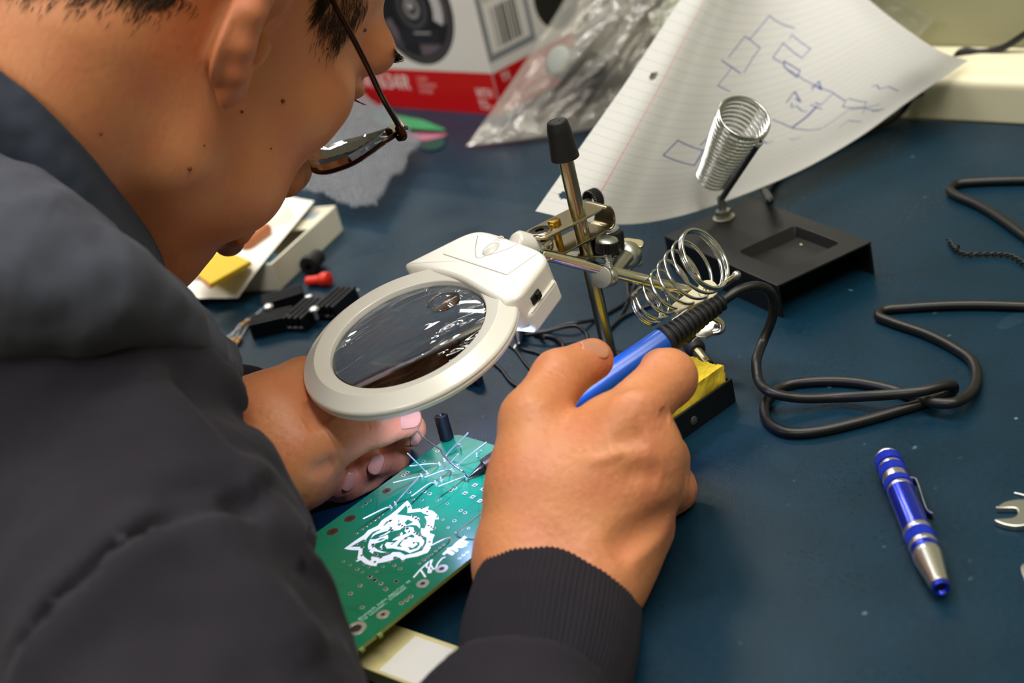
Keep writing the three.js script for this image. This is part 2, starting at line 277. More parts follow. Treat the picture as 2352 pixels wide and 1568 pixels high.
// ---------- the magnifier on its stand ----------
const camAxis = (r, u, f) => CRT.clone().multiplyScalar(r).addScaledVector(CUP, u).addScaledVector(FWD, f);
const HH = {};                                                             // points of the stand that other things refer to
{
  const base = tab(1412, 868), o = thing('magnifier_stand', 'silver magnifying lamp on a steel third-hand stand with spring iron holder and yellow sponge', 'magnifier', base);
  // vertical post
  const postR = 0.0033, foot = base.clone();
  const postTop = (() => { const d = ray(1284, 345); const t = ((foot.x) * d.x + foot.z * d.z) / (d.x * d.x + d.z * d.z); return EYE.clone().addScaledVector(d, t); })();
  HH.top = V(foot.x, postTop.y, foot.z); HH.foot = foot;
  const onPost = (px, py) => { const d = ray(px, py); const t = (foot.x * d.x + foot.z * d.z) / (d.x * d.x + d.z * d.z); return V(foot.x, EYE.y + d.y * t, foot.z); };
  part('post', rod(V(foot.x, 0.009, foot.z), HH.top, postR, postR, 28), MAT.nickel, o);
  const capA = onPost(1288, 366);
  part('post_cap', lathe(sharp([[0, 0], [0, 0.0062], [0.013, 0.0051], [0.0165, 0.0044], [0.0172, 0.0036], [0.0168, 0.003], [0.0168, 0.0012], [0.0172, 0.0008], [0.0172, 0]]), capA, YUP, 36), MAT.blackRubber, o);
  // heavy base plate under everything
  const bx = tab(1640, 905).sub(tab(1500, 1020)).setY(0).normalize(), bz = bx.clone().cross(YUP).negate();
  const spongeC = tab(1560, 945);
  part('base', box(tab(1396, 905).setY(0.0049), bx, YUP, bx.clone().cross(YUP), 0.046, 0.0095, 0.05, 0.003, 3), MAT.blackSteel, o);
  // two clamp cheeks of bent strip at the top of the post
  const mid = onPost(1337, 545), upper = onPost(1322, 500), capY = YUP;
  const cl = at(1235, 580, 0.615), cr = onPost(1352, 500);
  const tilt = camAxis(0.80, 0.58, -0.02).normalize();
  const dirPlate = onPlane(1372, 478, upper, YUP).sub(onPlane(1228, 552, upper, YUP)).setY(0).normalize();
  const side = dirPlate.clone().cross(YUP).normalize();
  const plateL0 = onPlane(1222, 548, upper, YUP), plateL1 = onPlane(1372, 474, upper, YUP);
  const Lp = plateL0.distanceTo(plateL1), Wp = 0.0155, gap = upper.y - onPost(1335, 548).y;
  const pm = (y) => M4(V(plateL0.x, y, plateL0.z).addScaledVector(side, 0), dirPlate, side.clone().negate(), YUP);
  const flat = roundPoly([[0, -Wp / 2], [Lp, -Wp / 2], [Lp, Wp / 2], [0, Wp / 2]], 0.0045, 6);
  const fixDet = (m, poly) => (m.determinant() < 0 ? M4(new THREE.Vector3().setFromMatrixPosition(m), new THREE.Vector3().setFromMatrixColumn(m, 0), new THREE.Vector3().setFromMatrixColumn(m, 1).negate(), new THREE.Vector3().setFromMatrixColumn(m, 2)) : m);
  part('clamp_plate', prism(flat, 0.0011, fixDet(pm(upper.y)), 0.0003), MAT.nickel, o);
  part('clamp_plate', prism(flat, 0.0011, fixDet(pm(upper.y - gap)), 0.0003), MAT.nickel, o);
  part('clamp_plate', sheet(1, 24, (u, v) => V(plateL1.x, upper.y - gap + 0.0005 + gap * (0.5 - 0.5 * Math.cos(Math.PI * v)) + 0.0003, plateL1.z).addScaledVector(dirPlate, -0.001 + 0.004 * Math.sin(Math.PI * v) ** 0.6).addScaledVector(side, (u - 0.5) * Wp * 0.86), 0.001), MAT.nickel, o, 'bent end of the clamp strip');
  const scr = V(plateL0.x, upper.y, plateL0.z).addScaledVector(dirPlate, Lp * 0.36);
  part('clamp_screw', [rod(scr.clone().setY(upper.y - gap - 0.003), scr.clone().setY(upper.y + 0.0032), 0.0017, 0.0017, 14), lathe(sharp([[0, 0], [0, 0.0028], [0.0022, 0.0028], [0.0022, 0]]), scr.clone().setY(upper.y + 0.0011), YUP, 6)], MAT.brass, o);
  // round black knob behind
  const knobP = at(1352, 463, 0.652), knobD = camAxis(0.72, 0.32, 0.5).normalize();
  const ribbed = (a, dir, r, h, n, depth, hint) => { const [x, y, z] = frameAlong(dir, hint), poly = Array.from({ length: n * 6 }, (_, i) => { const t = i / (n * 6) * 2 * Math.PI, q = r - depth * (0.5 - 0.5 * Math.cos(n * t)); return [q * Math.cos(t), q * Math.sin(t)]; }); return prism(poly, h, M4(a, z, x, y), 0.0006); };
  part('knob', ribbed(knobP, knobD, 0.0052, 0.0055, 30, 0.0003), MAT.blackPlastic, o);
  part('knob', [rod(knobP.clone().addScaledVector(knobD, -0.006), knobP.clone().addScaledVector(knobD, 0.001), 0.0016)], MAT.steel, o, 'steel knob screw');
  // ball joint and short neck between clamp and lamp
  const ballA = V(plateL0.x, upper.y - gap * 0.5, plateL0.z).addScaledVector(dirPlate, Lp * 0.13), neckEnd = at(1212, 556, 0.612);
  const sph = (c, r, n = 20) => { const s = new THREE.SphereGeometry(r, n, n * 0.7 | 0); s.translate(c.x, c.y, c.z); return s; };
  part('ball_joint', [sph(ballA, 0.0046), lathe(sharp([[0, 0.002], [0, 0.0052], [0.0012, 0.0056], [0.002, 0.0048], [0.002, 0.002]]), ballA.clone().setY(upper.y), YUP, 28), lathe(sharp([[0, 0.002], [0, 0.0052], [0.0012, 0.0056], [0.002, 0.0048], [0.002, 0.002]]), ballA.clone().setY(upper.y - gap - 0.001), YUP, 28)], MAT.chrome, o);
  { const d = neckEnd.clone().sub(ballA), L = d.length(), prof = [[0, 0.0016]]; for (let i = 0; i <= 24; i++) { const t = i / 24; prof.push([L * (0.15 + 0.85 * t), 0.0027 + 0.0009 * Math.sin(t * 4 * Math.PI) ** 2]); } prof.push([L + 0.001, 0.0005]); part('neck', lathe(prof, ballA, d, 24), MAT.nickel, o); }
  // lower clamp: lobed knob, thumb screw, ball and flat tongue
  const low = onPost(1350, 598), lobC = at(1388, 527, 0.626), lobDir = camAxis(-0.12, 0.9, -0.42).normalize();
  { const [x, y, z] = frameAlong(lobDir), n = 5, poly = Array.from({ length: 90 }, (_, i) => { const t = i / 90 * 2 * Math.PI, q = 0.0086 - 0.0014 * Math.abs(Math.cos(n * t / 2)) ** 2.2; return [q * Math.cos(t), q * Math.sin(t)]; });
    part('lobed_knob', prism(poly, 0.011, M4(lobC.clone().addScaledVector(lobDir, -0.011), z, x, y), 0.0012, [], 4), MAT.blackPlastic, o, 'black lobed knob');
    part('lobed_knob', lathe([[0, 0.0065], [0.0004, 0.0066], [0.0005, 0.005], [0, 0.003], [-0.0003, 0]], lobC.clone().addScaledVector(lobDir, 0.0001), lobDir, 30), MAT.zinc, o, 'steel face of the lobed knob'); }
  const tsC = at(1394, 552, 0.610), tsDir = camAxis(-0.02, 0.92, -0.38).normalize();
  const thumb = part('thumb_screw', [ribbed(tsC.clone().addScaledVector(tsDir, -0.0052), tsDir, 0.0052, 0.0052, 26, 0.0005)], MAT.blackPlastic, o, 'ribbed black thumb screw');
  part('thumb_screw_face', lathe([[0, 0.0049], [0.0008, 0.0044], [0.0014, 0.003], [0.0016, 0]], tsC, tsDir, 30), MAT.zinc, thumb, 'domed steel face');
  const barC = at(1402, 634, 0.612);
  { const a = tsC.clone().addScaledVector(tsDir, -0.005), d = barC.clone().sub(a), L = d.length(), prof = [[0, 0]]; for (let i = 0; i <= 60; i++) prof.push([L * i / 60, 0.0017 + 0.0002 * Math.sin(i * 1.6)]); prof.push([L, 0]); part('thumb_screw_stem', lathe(prof, a, d, 16), MAT.steel, o); }
  // cross bar with its swivel, and the clip socket at its end
  const b0 = at(1244, 583, 0.606), b1 = at(1600, 674, 0.622), bd = b1.clone().sub(b0).normalize();
  part('cross_bar', rod(b0, b1, 0.0026, 0.0026, 24), MAT.chrome, o);
  const faceN = camAxis(-0.5, -0.08, -0.86).normalize();
  part('swivel', [lathe(sharp([[-0.0055, 0], [-0.0055, 0.0044], [0, 0.0048], [0.004, 0.0048], [0.004, 0]]), at(1390, 636, 0.613), faceN, 36), sph(barC, 0.0037), rod(barC.clone(), at(1440, 588, 0.626), 0.0030, 0.0032)], MAT.zinc, o);
  part('ball_joint', [sph(at(1442, 586, 0.632), 0.0064, 28), sph(at(1466, 604, 0.634), 0.0018), sph(at(1445, 614, 0.632), 0.0018)], MAT.zinc, o, 'zinc ball at the back of the cross bar');
  part('tongue', [prism(roundPoly([[0, -0.0024], [0.0098, -0.0024], [0.0098, 0.0024], [0, 0.0024]], 0.0023), 0.001, M4(at(1430, 556, 0.634), camAxis(0.93, -0.16, -0.3).normalize(), camAxis(0.2, 0.75, 0.63).normalize(), camAxis(0.93, -0.16, -0.3).normalize().cross(camAxis(0.2, 0.75, 0.63).normalize())), 0.0003)], MAT.nickel, o);
  { const a = onPost(1345, 588), bq = at(1438, 585, 0.634), d = bq.clone().sub(a), x = d.clone().normalize(), y = YUP.clone().addScaledVector(x, -x.y).normalize(); part('clamp_plate', prism(roundPoly([[-0.014, -0.005], [d.length(), -0.005], [d.length(), 0.005], [-0.014, 0.005]], 0.003), 0.001, M4(a.clone(), x, x.clone().cross(y).negate(), y), 0.0003), MAT.nickel, o, 'lower clamp strip'); }
  const clipDir = bd.clone();
  { const prof = []; for (let i = 0; i <= 40; i++) { const t = i / 40; prof.push([t * 0.0068, 0.0028 + 0.0003 * Math.sin(t * 28)]); } part('clip_socket', lathe([[0, 0], ...prof, [0.0068, 0]], b1.clone().addScaledVector(bd, -0.002), bd, 24), MAT.brass, o); }
  { const c = at(1626, 668, 0.612), x = camAxis(-0.86, -0.5, 0).normalize(), z = camAxis(-0.12, 0.25, -0.96).normalize(), y = z.clone().cross(x).normalize(), zz = x.clone().cross(y);
    part('alligator_clip', [prism(circle(0, 0, 0.0044, 28), 0.0022, M4(c, x, y, zz), 0.0005, [circle(0, 0, 0.0018, 20)]), prism(roundPoly([[0.003, -0.004], [0.017, -0.0024], [0.017, 0.0014], [0.003, 0.0036]], 0.0012), 0.0024, M4(c.clone().addScaledVector(zz, -0.001), x, y, zz), 0.0005)], std('#d9cfae', 0.45, 0.3), o); }
  // conical spring iron holder
  { const c0 = at(1476, 712, 0.625), c1 = at(1628, 587, 0.602), ax = c1.clone().sub(c0).normalize(), q0 = camAxis(0.42, -0.62, 0.0), x = q0.addScaledVector(ax, -q0.dot(ax)).normalize();
    const axis = camAxis(0.62, 0.42, -0.66).normalize(); const ex = V(0, 1, 0).cross(axis).normalize(), ey = axis.clone().cross(ex);
    const pts = [], turns = 10.5, N = 360;
    for (let i = 0; i <= N; i++) { const t = i / N, a = t * turns * 2 * Math.PI, s = 0.04 + 0.92 * (t < 0.2 ? t * 0.25 : t > 0.78 ? 0.95 + (t - 0.78) * 0.23 : 0.05 + (t - 0.2) / 0.58 * 0.9), r = lerp(0.0082, 0.0138, smooth(0.02, 1, s)); pts.push(c0.clone().lerp(c1, s).addScaledVector(ex, r * Math.cos(a)).addScaledVector(ey, r * Math.sin(a))); }
    part('spring', tube(pts, 0.00078, 900, 8), MAT.springWire, o);
    part('spring_rod', rod(at(1545, 735, 0.622), at(1692, 632, 0.605), 0.0014, 0.0014, 14), MAT.nickel, o);
    part('spring_rod', sph(at(1692, 632, 0.605), 0.002, 14), MAT.zinc, o, 'rivet end of the rod'); }
  { // wing nut and screw under the holder
    const w = at(1618, 752, 0.635); part('wing_nut', [rod(at(1575, 780, 0.638), at(1606, 762, 0.636), 0.0022, 0.0022, 16), lathe(sharp([[0, 0], [0, 0.006], [0.0016, 0.006], [0.0016, 0]]), w, camAxis(-0.3, 0.5, -0.8).normalize(), 30), tube([at(1640, 730, 0.63), at(1656, 742, 0.63), at(1657, 758, 0.63), at(1640, 764, 0.632)], 0.0016, 30, 10)], MAT.chrome, o); }
  { // sponge in its black tray
    const z0 = 0.0, hT = 0.0115, a = tab(1575, 1005, z0), b = tab(1692, 921, z0), ux = b.clone().sub(a).setY(0).normalize(), uz = ux.clone().cross(YUP).negate(), L = a.distanceTo(b); if (uz.z > 0) uz.negate();
    const W = 0.036, back = 0.006, P = (x, y, z) => a.clone().addScaledVector(ux, x).addScaledVector(uz, z).setY(y);
    const X = ux, Z = ux.clone().cross(YUP), len = L + 0.03, x0 = L - len;
    const wallBox = (x, z, w, d) => box(P(x + w / 2, hT / 2, z + d / 2), X, YUP, Z, w, hT, d, 0.0006);
    part('sponge_tray', [wallBox(x0, 0, len, 0.0012), wallBox(x0, W - 0.0012, len, 0.0012), wallBox(x0, 0.0012, 0.0012, W - 0.0024), wallBox(L - 0.0012, 0.0012, 0.0012, W - 0.0024), box(P((x0 + L) / 2, 0.001, W / 2), X, YUP, Z, len - 0.001, 0.0018, W - 0.001, 0.0004)], MAT.blackSteel, o);
    part('tray_rivet', lathe([[0, 0.0019], [0.0004, 0.0018], [0.0006, 0]], P(L * 0.07 + 0.004, 0.005, 0), uz.clone().negate(), 18), std('#5a5c60', 0.5, 0.5), o);
    const S = new THREE.BoxGeometry(len - 0.004, 0.011, W - 0.004, 90, 8, 60), pp = S.attributes.position, spongeM = std('#f2d63c', 0.95, 0, { vertexColors: true }), col = [];
    for (let i = 0; i < pp.count; i++) { const v = V(pp.getX(i), pp.getY(i), pp.getZ(i)), k = 0.00035 * n3(v.x * 520, v.y * 520, v.z * 520) + 0.0006 * n3(v.x * 110, v.y * 110, v.z * 110), e = v.clone().normalize(); pp.setXYZ(i, v.x + Math.sign(v.x) * k * (Math.abs(v.x) > (len - 0.0045) / 2 ? 1 : 0), v.y + k * (v.y > 0 ? 1 : 0), v.z + k * (Math.abs(v.z) > (W - 0.0045) / 2 ? 1 : 0)); const t = 0.92 + 0.12 * n3(v.x * 300, v.y * 300, v.z * 300); col.push(t, t * 0.97, t * 0.85); }
    S.setAttribute('color', new THREE.Float32BufferAttribute(col, 3)); S.computeVertexNormals(); S.applyMatrix4(M4(P((x0 + L) / 2, hT + 0.0012, W / 2), X, YUP, Z)); part('sponge', S, spongeM, o); }
  // ---- the lamp head ----
  const c = at(935, 762, 0.572), view = ray(935, 762).normalize(), n = CRT.clone().multiplyScalar(-0.43).addScaledVector(CUP, 0.9).normalize().multiplyScalar(0.835).addScaledVector(view, -0.55);
  n.addScaledVector(view, 0).normalize();
  const hx = onPlane(1180, 588, c, n).sub(c).normalize(), hy = n.clone().cross(hx).normalize();          // along the handle; across it
  HH.c = c; HH.n = n; HH.hx = hx; HH.hy = hy;
  const mmAt = (x, y) => { const q = onPlane(x, y, c, n).sub(c); return [q.dot(hx), q.dot(hy)]; };
  HH.mmAt = mmAt;
  const rIn = 0.0335, rOut = 0.0462;
  const ringProf = sharp([[-0.0065, 0.0345], [-0.0042, 0.0331], [-0.0004, 0.0335], [0.0000, 0.0340], [0.0017, 0.0398], [-0.0018, 0.0456], [-0.0026, 0.0462], [-0.0034, 0.0463], [-0.0039, 0.0457], [-0.0045, 0.0463], [-0.0062, 0.0458], [-0.0072, 0.0432], [-0.0072, 0.0370], [-0.0065, 0.0345]]);
  part('lamp_ring', lathe(ringProf.slice().reverse(), c, n, 160), MAT.lampBody, o);
  // lens: a biconvex disc with a stronger bump near the handle
  const lensM = new THREE.MeshPhysicalMaterial({ color: '#ffffff', roughness: 0.01, transmission: 1, thickness: 0.006, ior: 1.5, side: THREE.DoubleSide });
  const lensAt = c.clone().addScaledVector(n, -0.0035), prof = []; const R = rIn - 0.0001;
  for (let i = 0; i <= 24; i++) { const r = R * i / 24; prof.push([-0.0012 - 0.0024 * (1 - (r / R) ** 2), r]); }
  for (let i = 24; i >= 0; i--) { const r = R * i / 24; prof.push([0.0012 + 0.0030 * (1 - (r / R) ** 2), r]); }
  const lens = part('lens', lathe(prof, lensAt, n, 96), lensM, o, 'clear biconvex lens');
  { const [mx, my] = mmAt(1017, 690), r0 = 0.0072, d = 0.0012 + 0.0030 * (1 - (mx * mx + my * my) / (R * R)), q = lensAt.clone().addScaledVector(hx, mx).addScaledVector(hy, my).addScaledVector(n, d - 0.0006), pr = [[0.0002, r0], [0.0007, r0]]; for (let i = 12; i >= 0; i--) { const r = r0 * 0.97 * i / 12; pr.push([0.0007 + 0.0021 * (1 - (r / r0) ** 2), r]); } part('bifocal_lens', lathe([[0, 0], [0, r0], ...pr], q, n, 48), lensM, lens, 'small strong lens set in the big one'); }
  { // thin protective film, slightly rippled, still on the lens
    const FL = sheet(150, 60, (u, v) => { const th = u * 2 * Math.PI, r = R * 0.985 * Math.max(v, 0.001), a = r * Math.cos(th), b = r * Math.sin(th); return lensAt.clone().addScaledVector(hx, a).addScaledVector(hy, b).addScaledVector(n, 0.0016 + 0.0030 * (1 - (r / R) ** 2) + 0.0008 * n2(a * 26 + 3, b * 150 + a * 40) + 0.00028 * n2(a * 60, b * 330 + 60 * a)); });
    part('protective_film', FL, new THREE.MeshPhysicalMaterial({ color: '#ffffff', roughness: 0.02, transmission: 1, thickness: 0, ior: 1.55, iridescence: 0.6, iridescenceIOR: 1.6, iridescenceThicknessRange: [200, 420], side: THREE.DoubleSide }), lens, 'rippled clear film on the lens'); }
  // handle box
  const hp = [[0.030, -0.0335], [0.046, -0.0325], [0.0595, -0.0295], [0.0665, -0.024, 0.006], [0.0705, -0.004, 0.008], [0.0695, 0.010, 0.008], [0.063, 0.019, 0.007], [0.040, 0.025, 0.02], [0.028, 0.034, 0.008]];
  const K = (x, y) => mmAt(x, y);
  const hpoly = roundPoly([[...K(925, 617), 0.004], [...K(1078, 541), 0.006], [...K(1118, 535), 0.012], [...K(1245, 582), 0.006], [...K(1262, 603), 0.005], [...K(1196, 690), 0.003], [...K(1160, 705), 0.002], [...K(1050, 640), 0.01]], 0.003, 7);
  const hm = M4(c.clone().addScaledVector(n, -0.0135), hx, hy, n);
  part('handle', prism(hpoly, 0.0155, hm, 0.0018, [], 4), MAT.lampBody, o);
  const cover = roundPoly([[...K(1020, 592)], [...K(1168, 641)], [...K(1240, 590)], [...K(1120, 547)]], 0.0006);
  part('battery_cover', prism(cover, 0.001, M4(c.clone().addScaledVector(n, 0.0014), hx, hy, n), 0.0003), MAT.lampBody, o);
  { const [ax, ay] = K(1132, 582), [bx2, by2] = K(1148, 566), d = c.clone().addScaledVector(hx, ax).addScaledVector(hy, ay).addScaledVector(n, 0.0021), e = new THREE.SphereGeometry(1, 28, 16); const ang = Math.atan2(by2 - ay, bx2 - ax), u = hx.clone().multiplyScalar(Math.cos(ang)).addScaledVector(hy, Math.sin(ang)), w = n.clone().cross(u); e.applyMatrix4(M4(d, u.multiplyScalar(0.0048), w.multiplyScalar(0.0034), n.clone().multiplyScalar(0.0016))); part('thumb_bump', e, MAT.lampBody, o);
    const loop = [[1101, 552], [1096, 590], [1102, 603], [1120, 598], [1168, 583], [1190, 572]].map(([x, y]) => { const [p, q] = K(x, y); return c.clone().addScaledVector(hx, p).addScaledVector(hy, q).addScaledVector(n, 0.0023); }); part('cover_line', tube(loop, 0.00022, 60, 6), std('#b9b5a6', 0.5), o);
    for (const k of [0, 1, 2]) { const [p, q] = K(1146 + k * 4, 563 - k * 4), s = c.clone().addScaledVector(hx, p).addScaledVector(hy, q).addScaledVector(n, 0.0023); part('thumb_ridge', tube([s.clone().addScaledVector(w.clone().normalize(), -0.0016), s.clone().addScaledVector(u.clone().normalize(), 0.0007), s.clone().addScaledVector(w.clone().normalize(), 0.0016)], 0.0003, 12, 6), MAT.lampBody, o); } }
  // side of the handle: lower shell and dark switch slot
  const sideFace = (x, y, off) => onPlane(x, y, c.clone().addScaledVector(n, -off), n);
  { const sp = (x, y) => { const [a, b] = K(x, y); return c.clone().addScaledVector(hx, a).addScaledVector(hy, b).addScaledVector(n, -0.004); }, sA = sp(1196, 690), sB = sp(1262, 603), sx = sB.clone().sub(sA).normalize(), so = sx.clone().cross(n).normalize(); if (so.dot(CRT) < 0) so.negate();
    const p = sA.clone().lerp(sB, 0.36).addScaledVector(n, -0.0012);
    part('switch_slot', box(p.clone().addScaledVector(so, -0.0006), sx, n, sx.clone().cross(n), 0.0064, 0.0038, 0.0026, 0.0004), MAT.darkSlot, o);
    part('switch', box(p.clone().addScaledVector(so, 0.0000).addScaledVector(sx, 0.0012), sx, n, sx.clone().cross(n), 0.0028, 0.003, 0.0034, 0.0005), MAT.blackPlastic, o);
    part('lower_shell', box(sA.clone().lerp(sB, 0.5).addScaledVector(n, -0.0085).addScaledVector(so, -0.0108), sx, n, sx.clone().cross(n), sA.distanceTo(sB) * 0.98, 0.011, 0.024, 0.0025, 4), MAT.lampBody, o);
    part('shell_rib', box(sA.clone().lerp(sB, 0.5).addScaledVector(n, -0.0042).addScaledVector(so, 0.0), sx, n, sx.clone().cross(n), sA.distanceTo(sB) * 0.82, 0.0012, 0.0022, 0.0004), MAT.lampBody, o); }
  { const a = at(1188, 556, 0.603), b2 = at(1222, 566, 0.607), d = b2.clone().sub(a); part('neck_socket', lathe([[-0.002, 0], [-0.002, 0.0035], [0, 0.0052], [d.length() * 0.8, 0.0052], [d.length() + 0.002, 0.0042], [d.length() + 0.003, 0.0026], [d.length() + 0.003, 0]], a, d, 30), MAT.lampBody, o); }
  // blue-white light-emitting diodes under the ring, shining on the work
  const ledM = new THREE.MeshStandardMaterial({ color: '#dfe6ff', emissive: LED_COLOR, emissiveIntensity: 8, roughness: 0.4 });
  for (const a of [-2.0, -0.75]) {
    const q = c.clone().addScaledVector(hx, Math.cos(a) * (rIn + 0.0062)).addScaledVector(hy, Math.sin(a) * (rIn + 0.0062)).addScaledVector(n, -0.0068), dn = n.clone().negate();
    part('led', lathe([[-0.001, 0], [-0.001, 0.002], [0.001, 0.002], [0.0022, 0.0014], [0.0026, 0]], q, dn, 16), ledM, o, 'glowing blue-white light');
    const s = new THREE.SpotLight(LED_COLOR, LED_POWER, 0, 1.35, 0.9, 2); s.position.copy(q).addScaledVector(dn, 0.0045); s.target.position.copy(q).addScaledVector(dn, 0.1).addScaledVector(hx, -0.0); s.castShadow = true; s.shadow.radius = 0.15; s.shadow.camera.near = 0.005; scene.add(s, s.target);
  }
}

// ---------- loudspeaker carton ----------
{
  const corner = tab(1153, 265), left = tab(820, 240), fx = corner.clone().sub(left).setY(0).normalize(), fn = fx.clone().cross(YUP).negate().setY(0).normalize(); if (fn.dot(EYE.clone().sub(corner)) < 0) fn.negate();
  const W = 0.19, Hb = 0.17, D = 0.12, bx = corner.clone().addScaledVector(fx, -W / 2).addScaledVector(fn, -D / 2);
  const o = thing('speaker_box', 'white and red loudspeaker carton standing at the back of the bench', 'box', bx);
  part('carton', box(bx.clone().setY(Hb / 2), fx, YUP, fn, W, Hb, D, 0.0005, 2), std('#e9e4e2', 0.45), o);
  const hit = (x, y) => { const q = onPlane(x, y, corner, fn).sub(corner); return [W + q.dot(fx), q.y]; };
  const hitR = (x, y) => { const q = onPlane(x, y, corner, fx).sub(corner); return [-q.dot(fn), q.y]; };
  const S = 5200, px = ([u, v]) => [u * S, (Hb - v) * S];
  const front = canvas(Math.round(W * S), Math.round(Hb * S), (g, w, h) => {
    g.fillStyle = '#eae5e3'; g.fillRect(0, 0, w, h);
    const band = px(hit(1000, 163))[1]; g.fillStyle = '#d0040d'; g.fillRect(0, band, w, h - band);
    const [cx, cy] = px(hit(945, 18)), [rx] = px(hit(1040, 25)), [, by] = px(hit(985, 140)), R = Math.max(rx - cx, (by - cy));
    const ring = (r, c, dx = 0, dy = 0) => { g.fillStyle = c; g.beginPath(); g.arc(cx + dx * R, cy + dy * R, r * R, 0, 7); g.fill(); };
    ring(1.0, '#2c2a2e'); ring(0.95, '#4a4349'); ring(0.86, '#232124');
    g.fillStyle = '#6a5d66'; for (let i = 0; i < 5; i++) { const a = i * 1.2566 + 0.9; g.beginPath(); g.arc(cx, cy, 0.83 * R, a, a + 0.7); g.arc(cx, cy, 0.62 * R, a + 0.7, a, true); g.fill(); }
    ring(0.6, '#1c1b1e'); g.fillStyle = '#c9c5c8'; g.beginPath(); g.arc(cx, cy, 0.74 * R, -0.35, 0.42); g.arc(cx, cy, 0.52 * R, 0.42, -0.35, true); g.fill();
    ring(0.47, '#27262a'); ring(0.36, '#4d4a50'); ring(0.28, '#232226'); ring(0.2, '#8b878c'); ring(0.12, '#3a383c'); ring(0.06, '#c5c1c4', -0.02, -0.03);
    g.fillStyle = '#2a2830'; g.fillRect(cx - 0.5 * R, cy + 0.38 * R, R, 0.26 * R); g.fillStyle = '#aaa6aa'; g.fillRect(cx - 0.1 * R, cy + 0.42 * R, 0.42 * R, 0.035 * R);
    g.fillStyle = '#f3dcdc'; const [t1, ty] = px(hit(941, 190)), th = px(hit(930, 208))[1] - px(hit(930, 172))[1];
    g.textBaseline = 'middle'; g.textAlign = 'right'; g.font = `bold ${th * 1.25}px sans-serif`; g.fillText('A1634R', t1, ty);
    const [sx, sy] = px(hit(957, 181)), sw = px(hit(1000, 190))[0] - sx; g.textAlign = 'left'; g.font = `${th * 0.33}px sans-serif`; ['2-WAY', 'CAR SPEAKER', 'SYSTEM'].forEach((t, i) => g.fillText(t, sx, sy + i * th * 0.38, sw));
    const [wx, wy] = px(hit(1094, 213)), ww = px(hit(1132, 215))[0] - wx; g.font = `bold ${th * 0.75}px sans-serif`; g.fillText('WITH', wx, wy, ww); g.fillText('TS-', wx, px(hit(1094, 240))[1], ww * 0.8);
  });
  const side = canvas(Math.round(D * S), Math.round(Hb * S), (g, w, h) => {
    g.fillStyle = '#eae5e3'; g.fillRect(0, 0, w, h); const P = (x, y) => px(hitR(x, y));
    const band = px(hitR(1160, 155))[1]; g.fillStyle = '#d0040d'; g.fillRect(0, band, w, h - band);
    const quad = (c, ...pts) => { g.fillStyle = c; g.beginPath(); pts.forEach(([x, y], i) => g[i ? 'lineTo' : 'moveTo'](...P(x, y))); g.fill(); };
    const L0 = P(1134, 155), L1 = P(1222, 60), x0 = 0, x1 = L1[0] + 4, y1 = L0[1] - 20;
    g.fillStyle = '#8b9096'; g.fillRect(x0, 0, x1, y1); g.fillStyle = '#eae5e3'; g.fillRect(x0 + w * 0.04, 0, x1 - w * 0.075, y1 - h * 0.03);
    g.fillStyle = '#c9cbbb'; g.fillRect(x0 + w * 0.05, 0, x1 - w * 0.09, y1 * 0.68);
    for (let k = 0; k < 2; k++) { const yb = k ? y1 * 0.72 : y1 * 0.38, hb = k ? y1 * 0.22 : y1 * 0.2; for (let x = x0 + w * 0.1; x < x1 - w * 0.1; ) { const b = w * (0.006 + 0.022 * rnd()); g.fillStyle = '#4a463e'; g.fillRect(x, yb, b, hb); x += b + w * (0.006 + 0.012 * rnd()); } }
    const [bx0, by0] = P(1278, -12), [bx1] = P(1330, -12); g.fillStyle = '#1e1c1b'; g.beginPath(); g.arc(bx0, by0, Math.abs(bx1 - bx0) * 1.05, 0, 7); g.fill();
    g.fillStyle = '#f3dcdc'; g.font = `bold ${h * 0.05}px sans-serif`; g.fillText('TS', P(1152, 185)[0], P(1152, 190)[1]);
  });
  const face = (name, tex, c, x, w) => { const g = new THREE.PlaneGeometry(w - 0.0005, Hb - 0.0005); xf(g, M4(c, x, YUP, x.clone().cross(YUP))); part(name, g, new THREE.MeshPhysicalMaterial({ map: tex, roughness: 0.38 }), o); };
  face('printed_front', front, corner.clone().addScaledVector(fx, -W / 2).addScaledVector(fn, 0.0002).setY(Hb / 2), fx, W);
  face('printed_side', side, corner.clone().addScaledVector(fn, -D / 2).addScaledVector(fx, 0.0002).setY(Hb / 2), fn.clone().negate(), D);
}

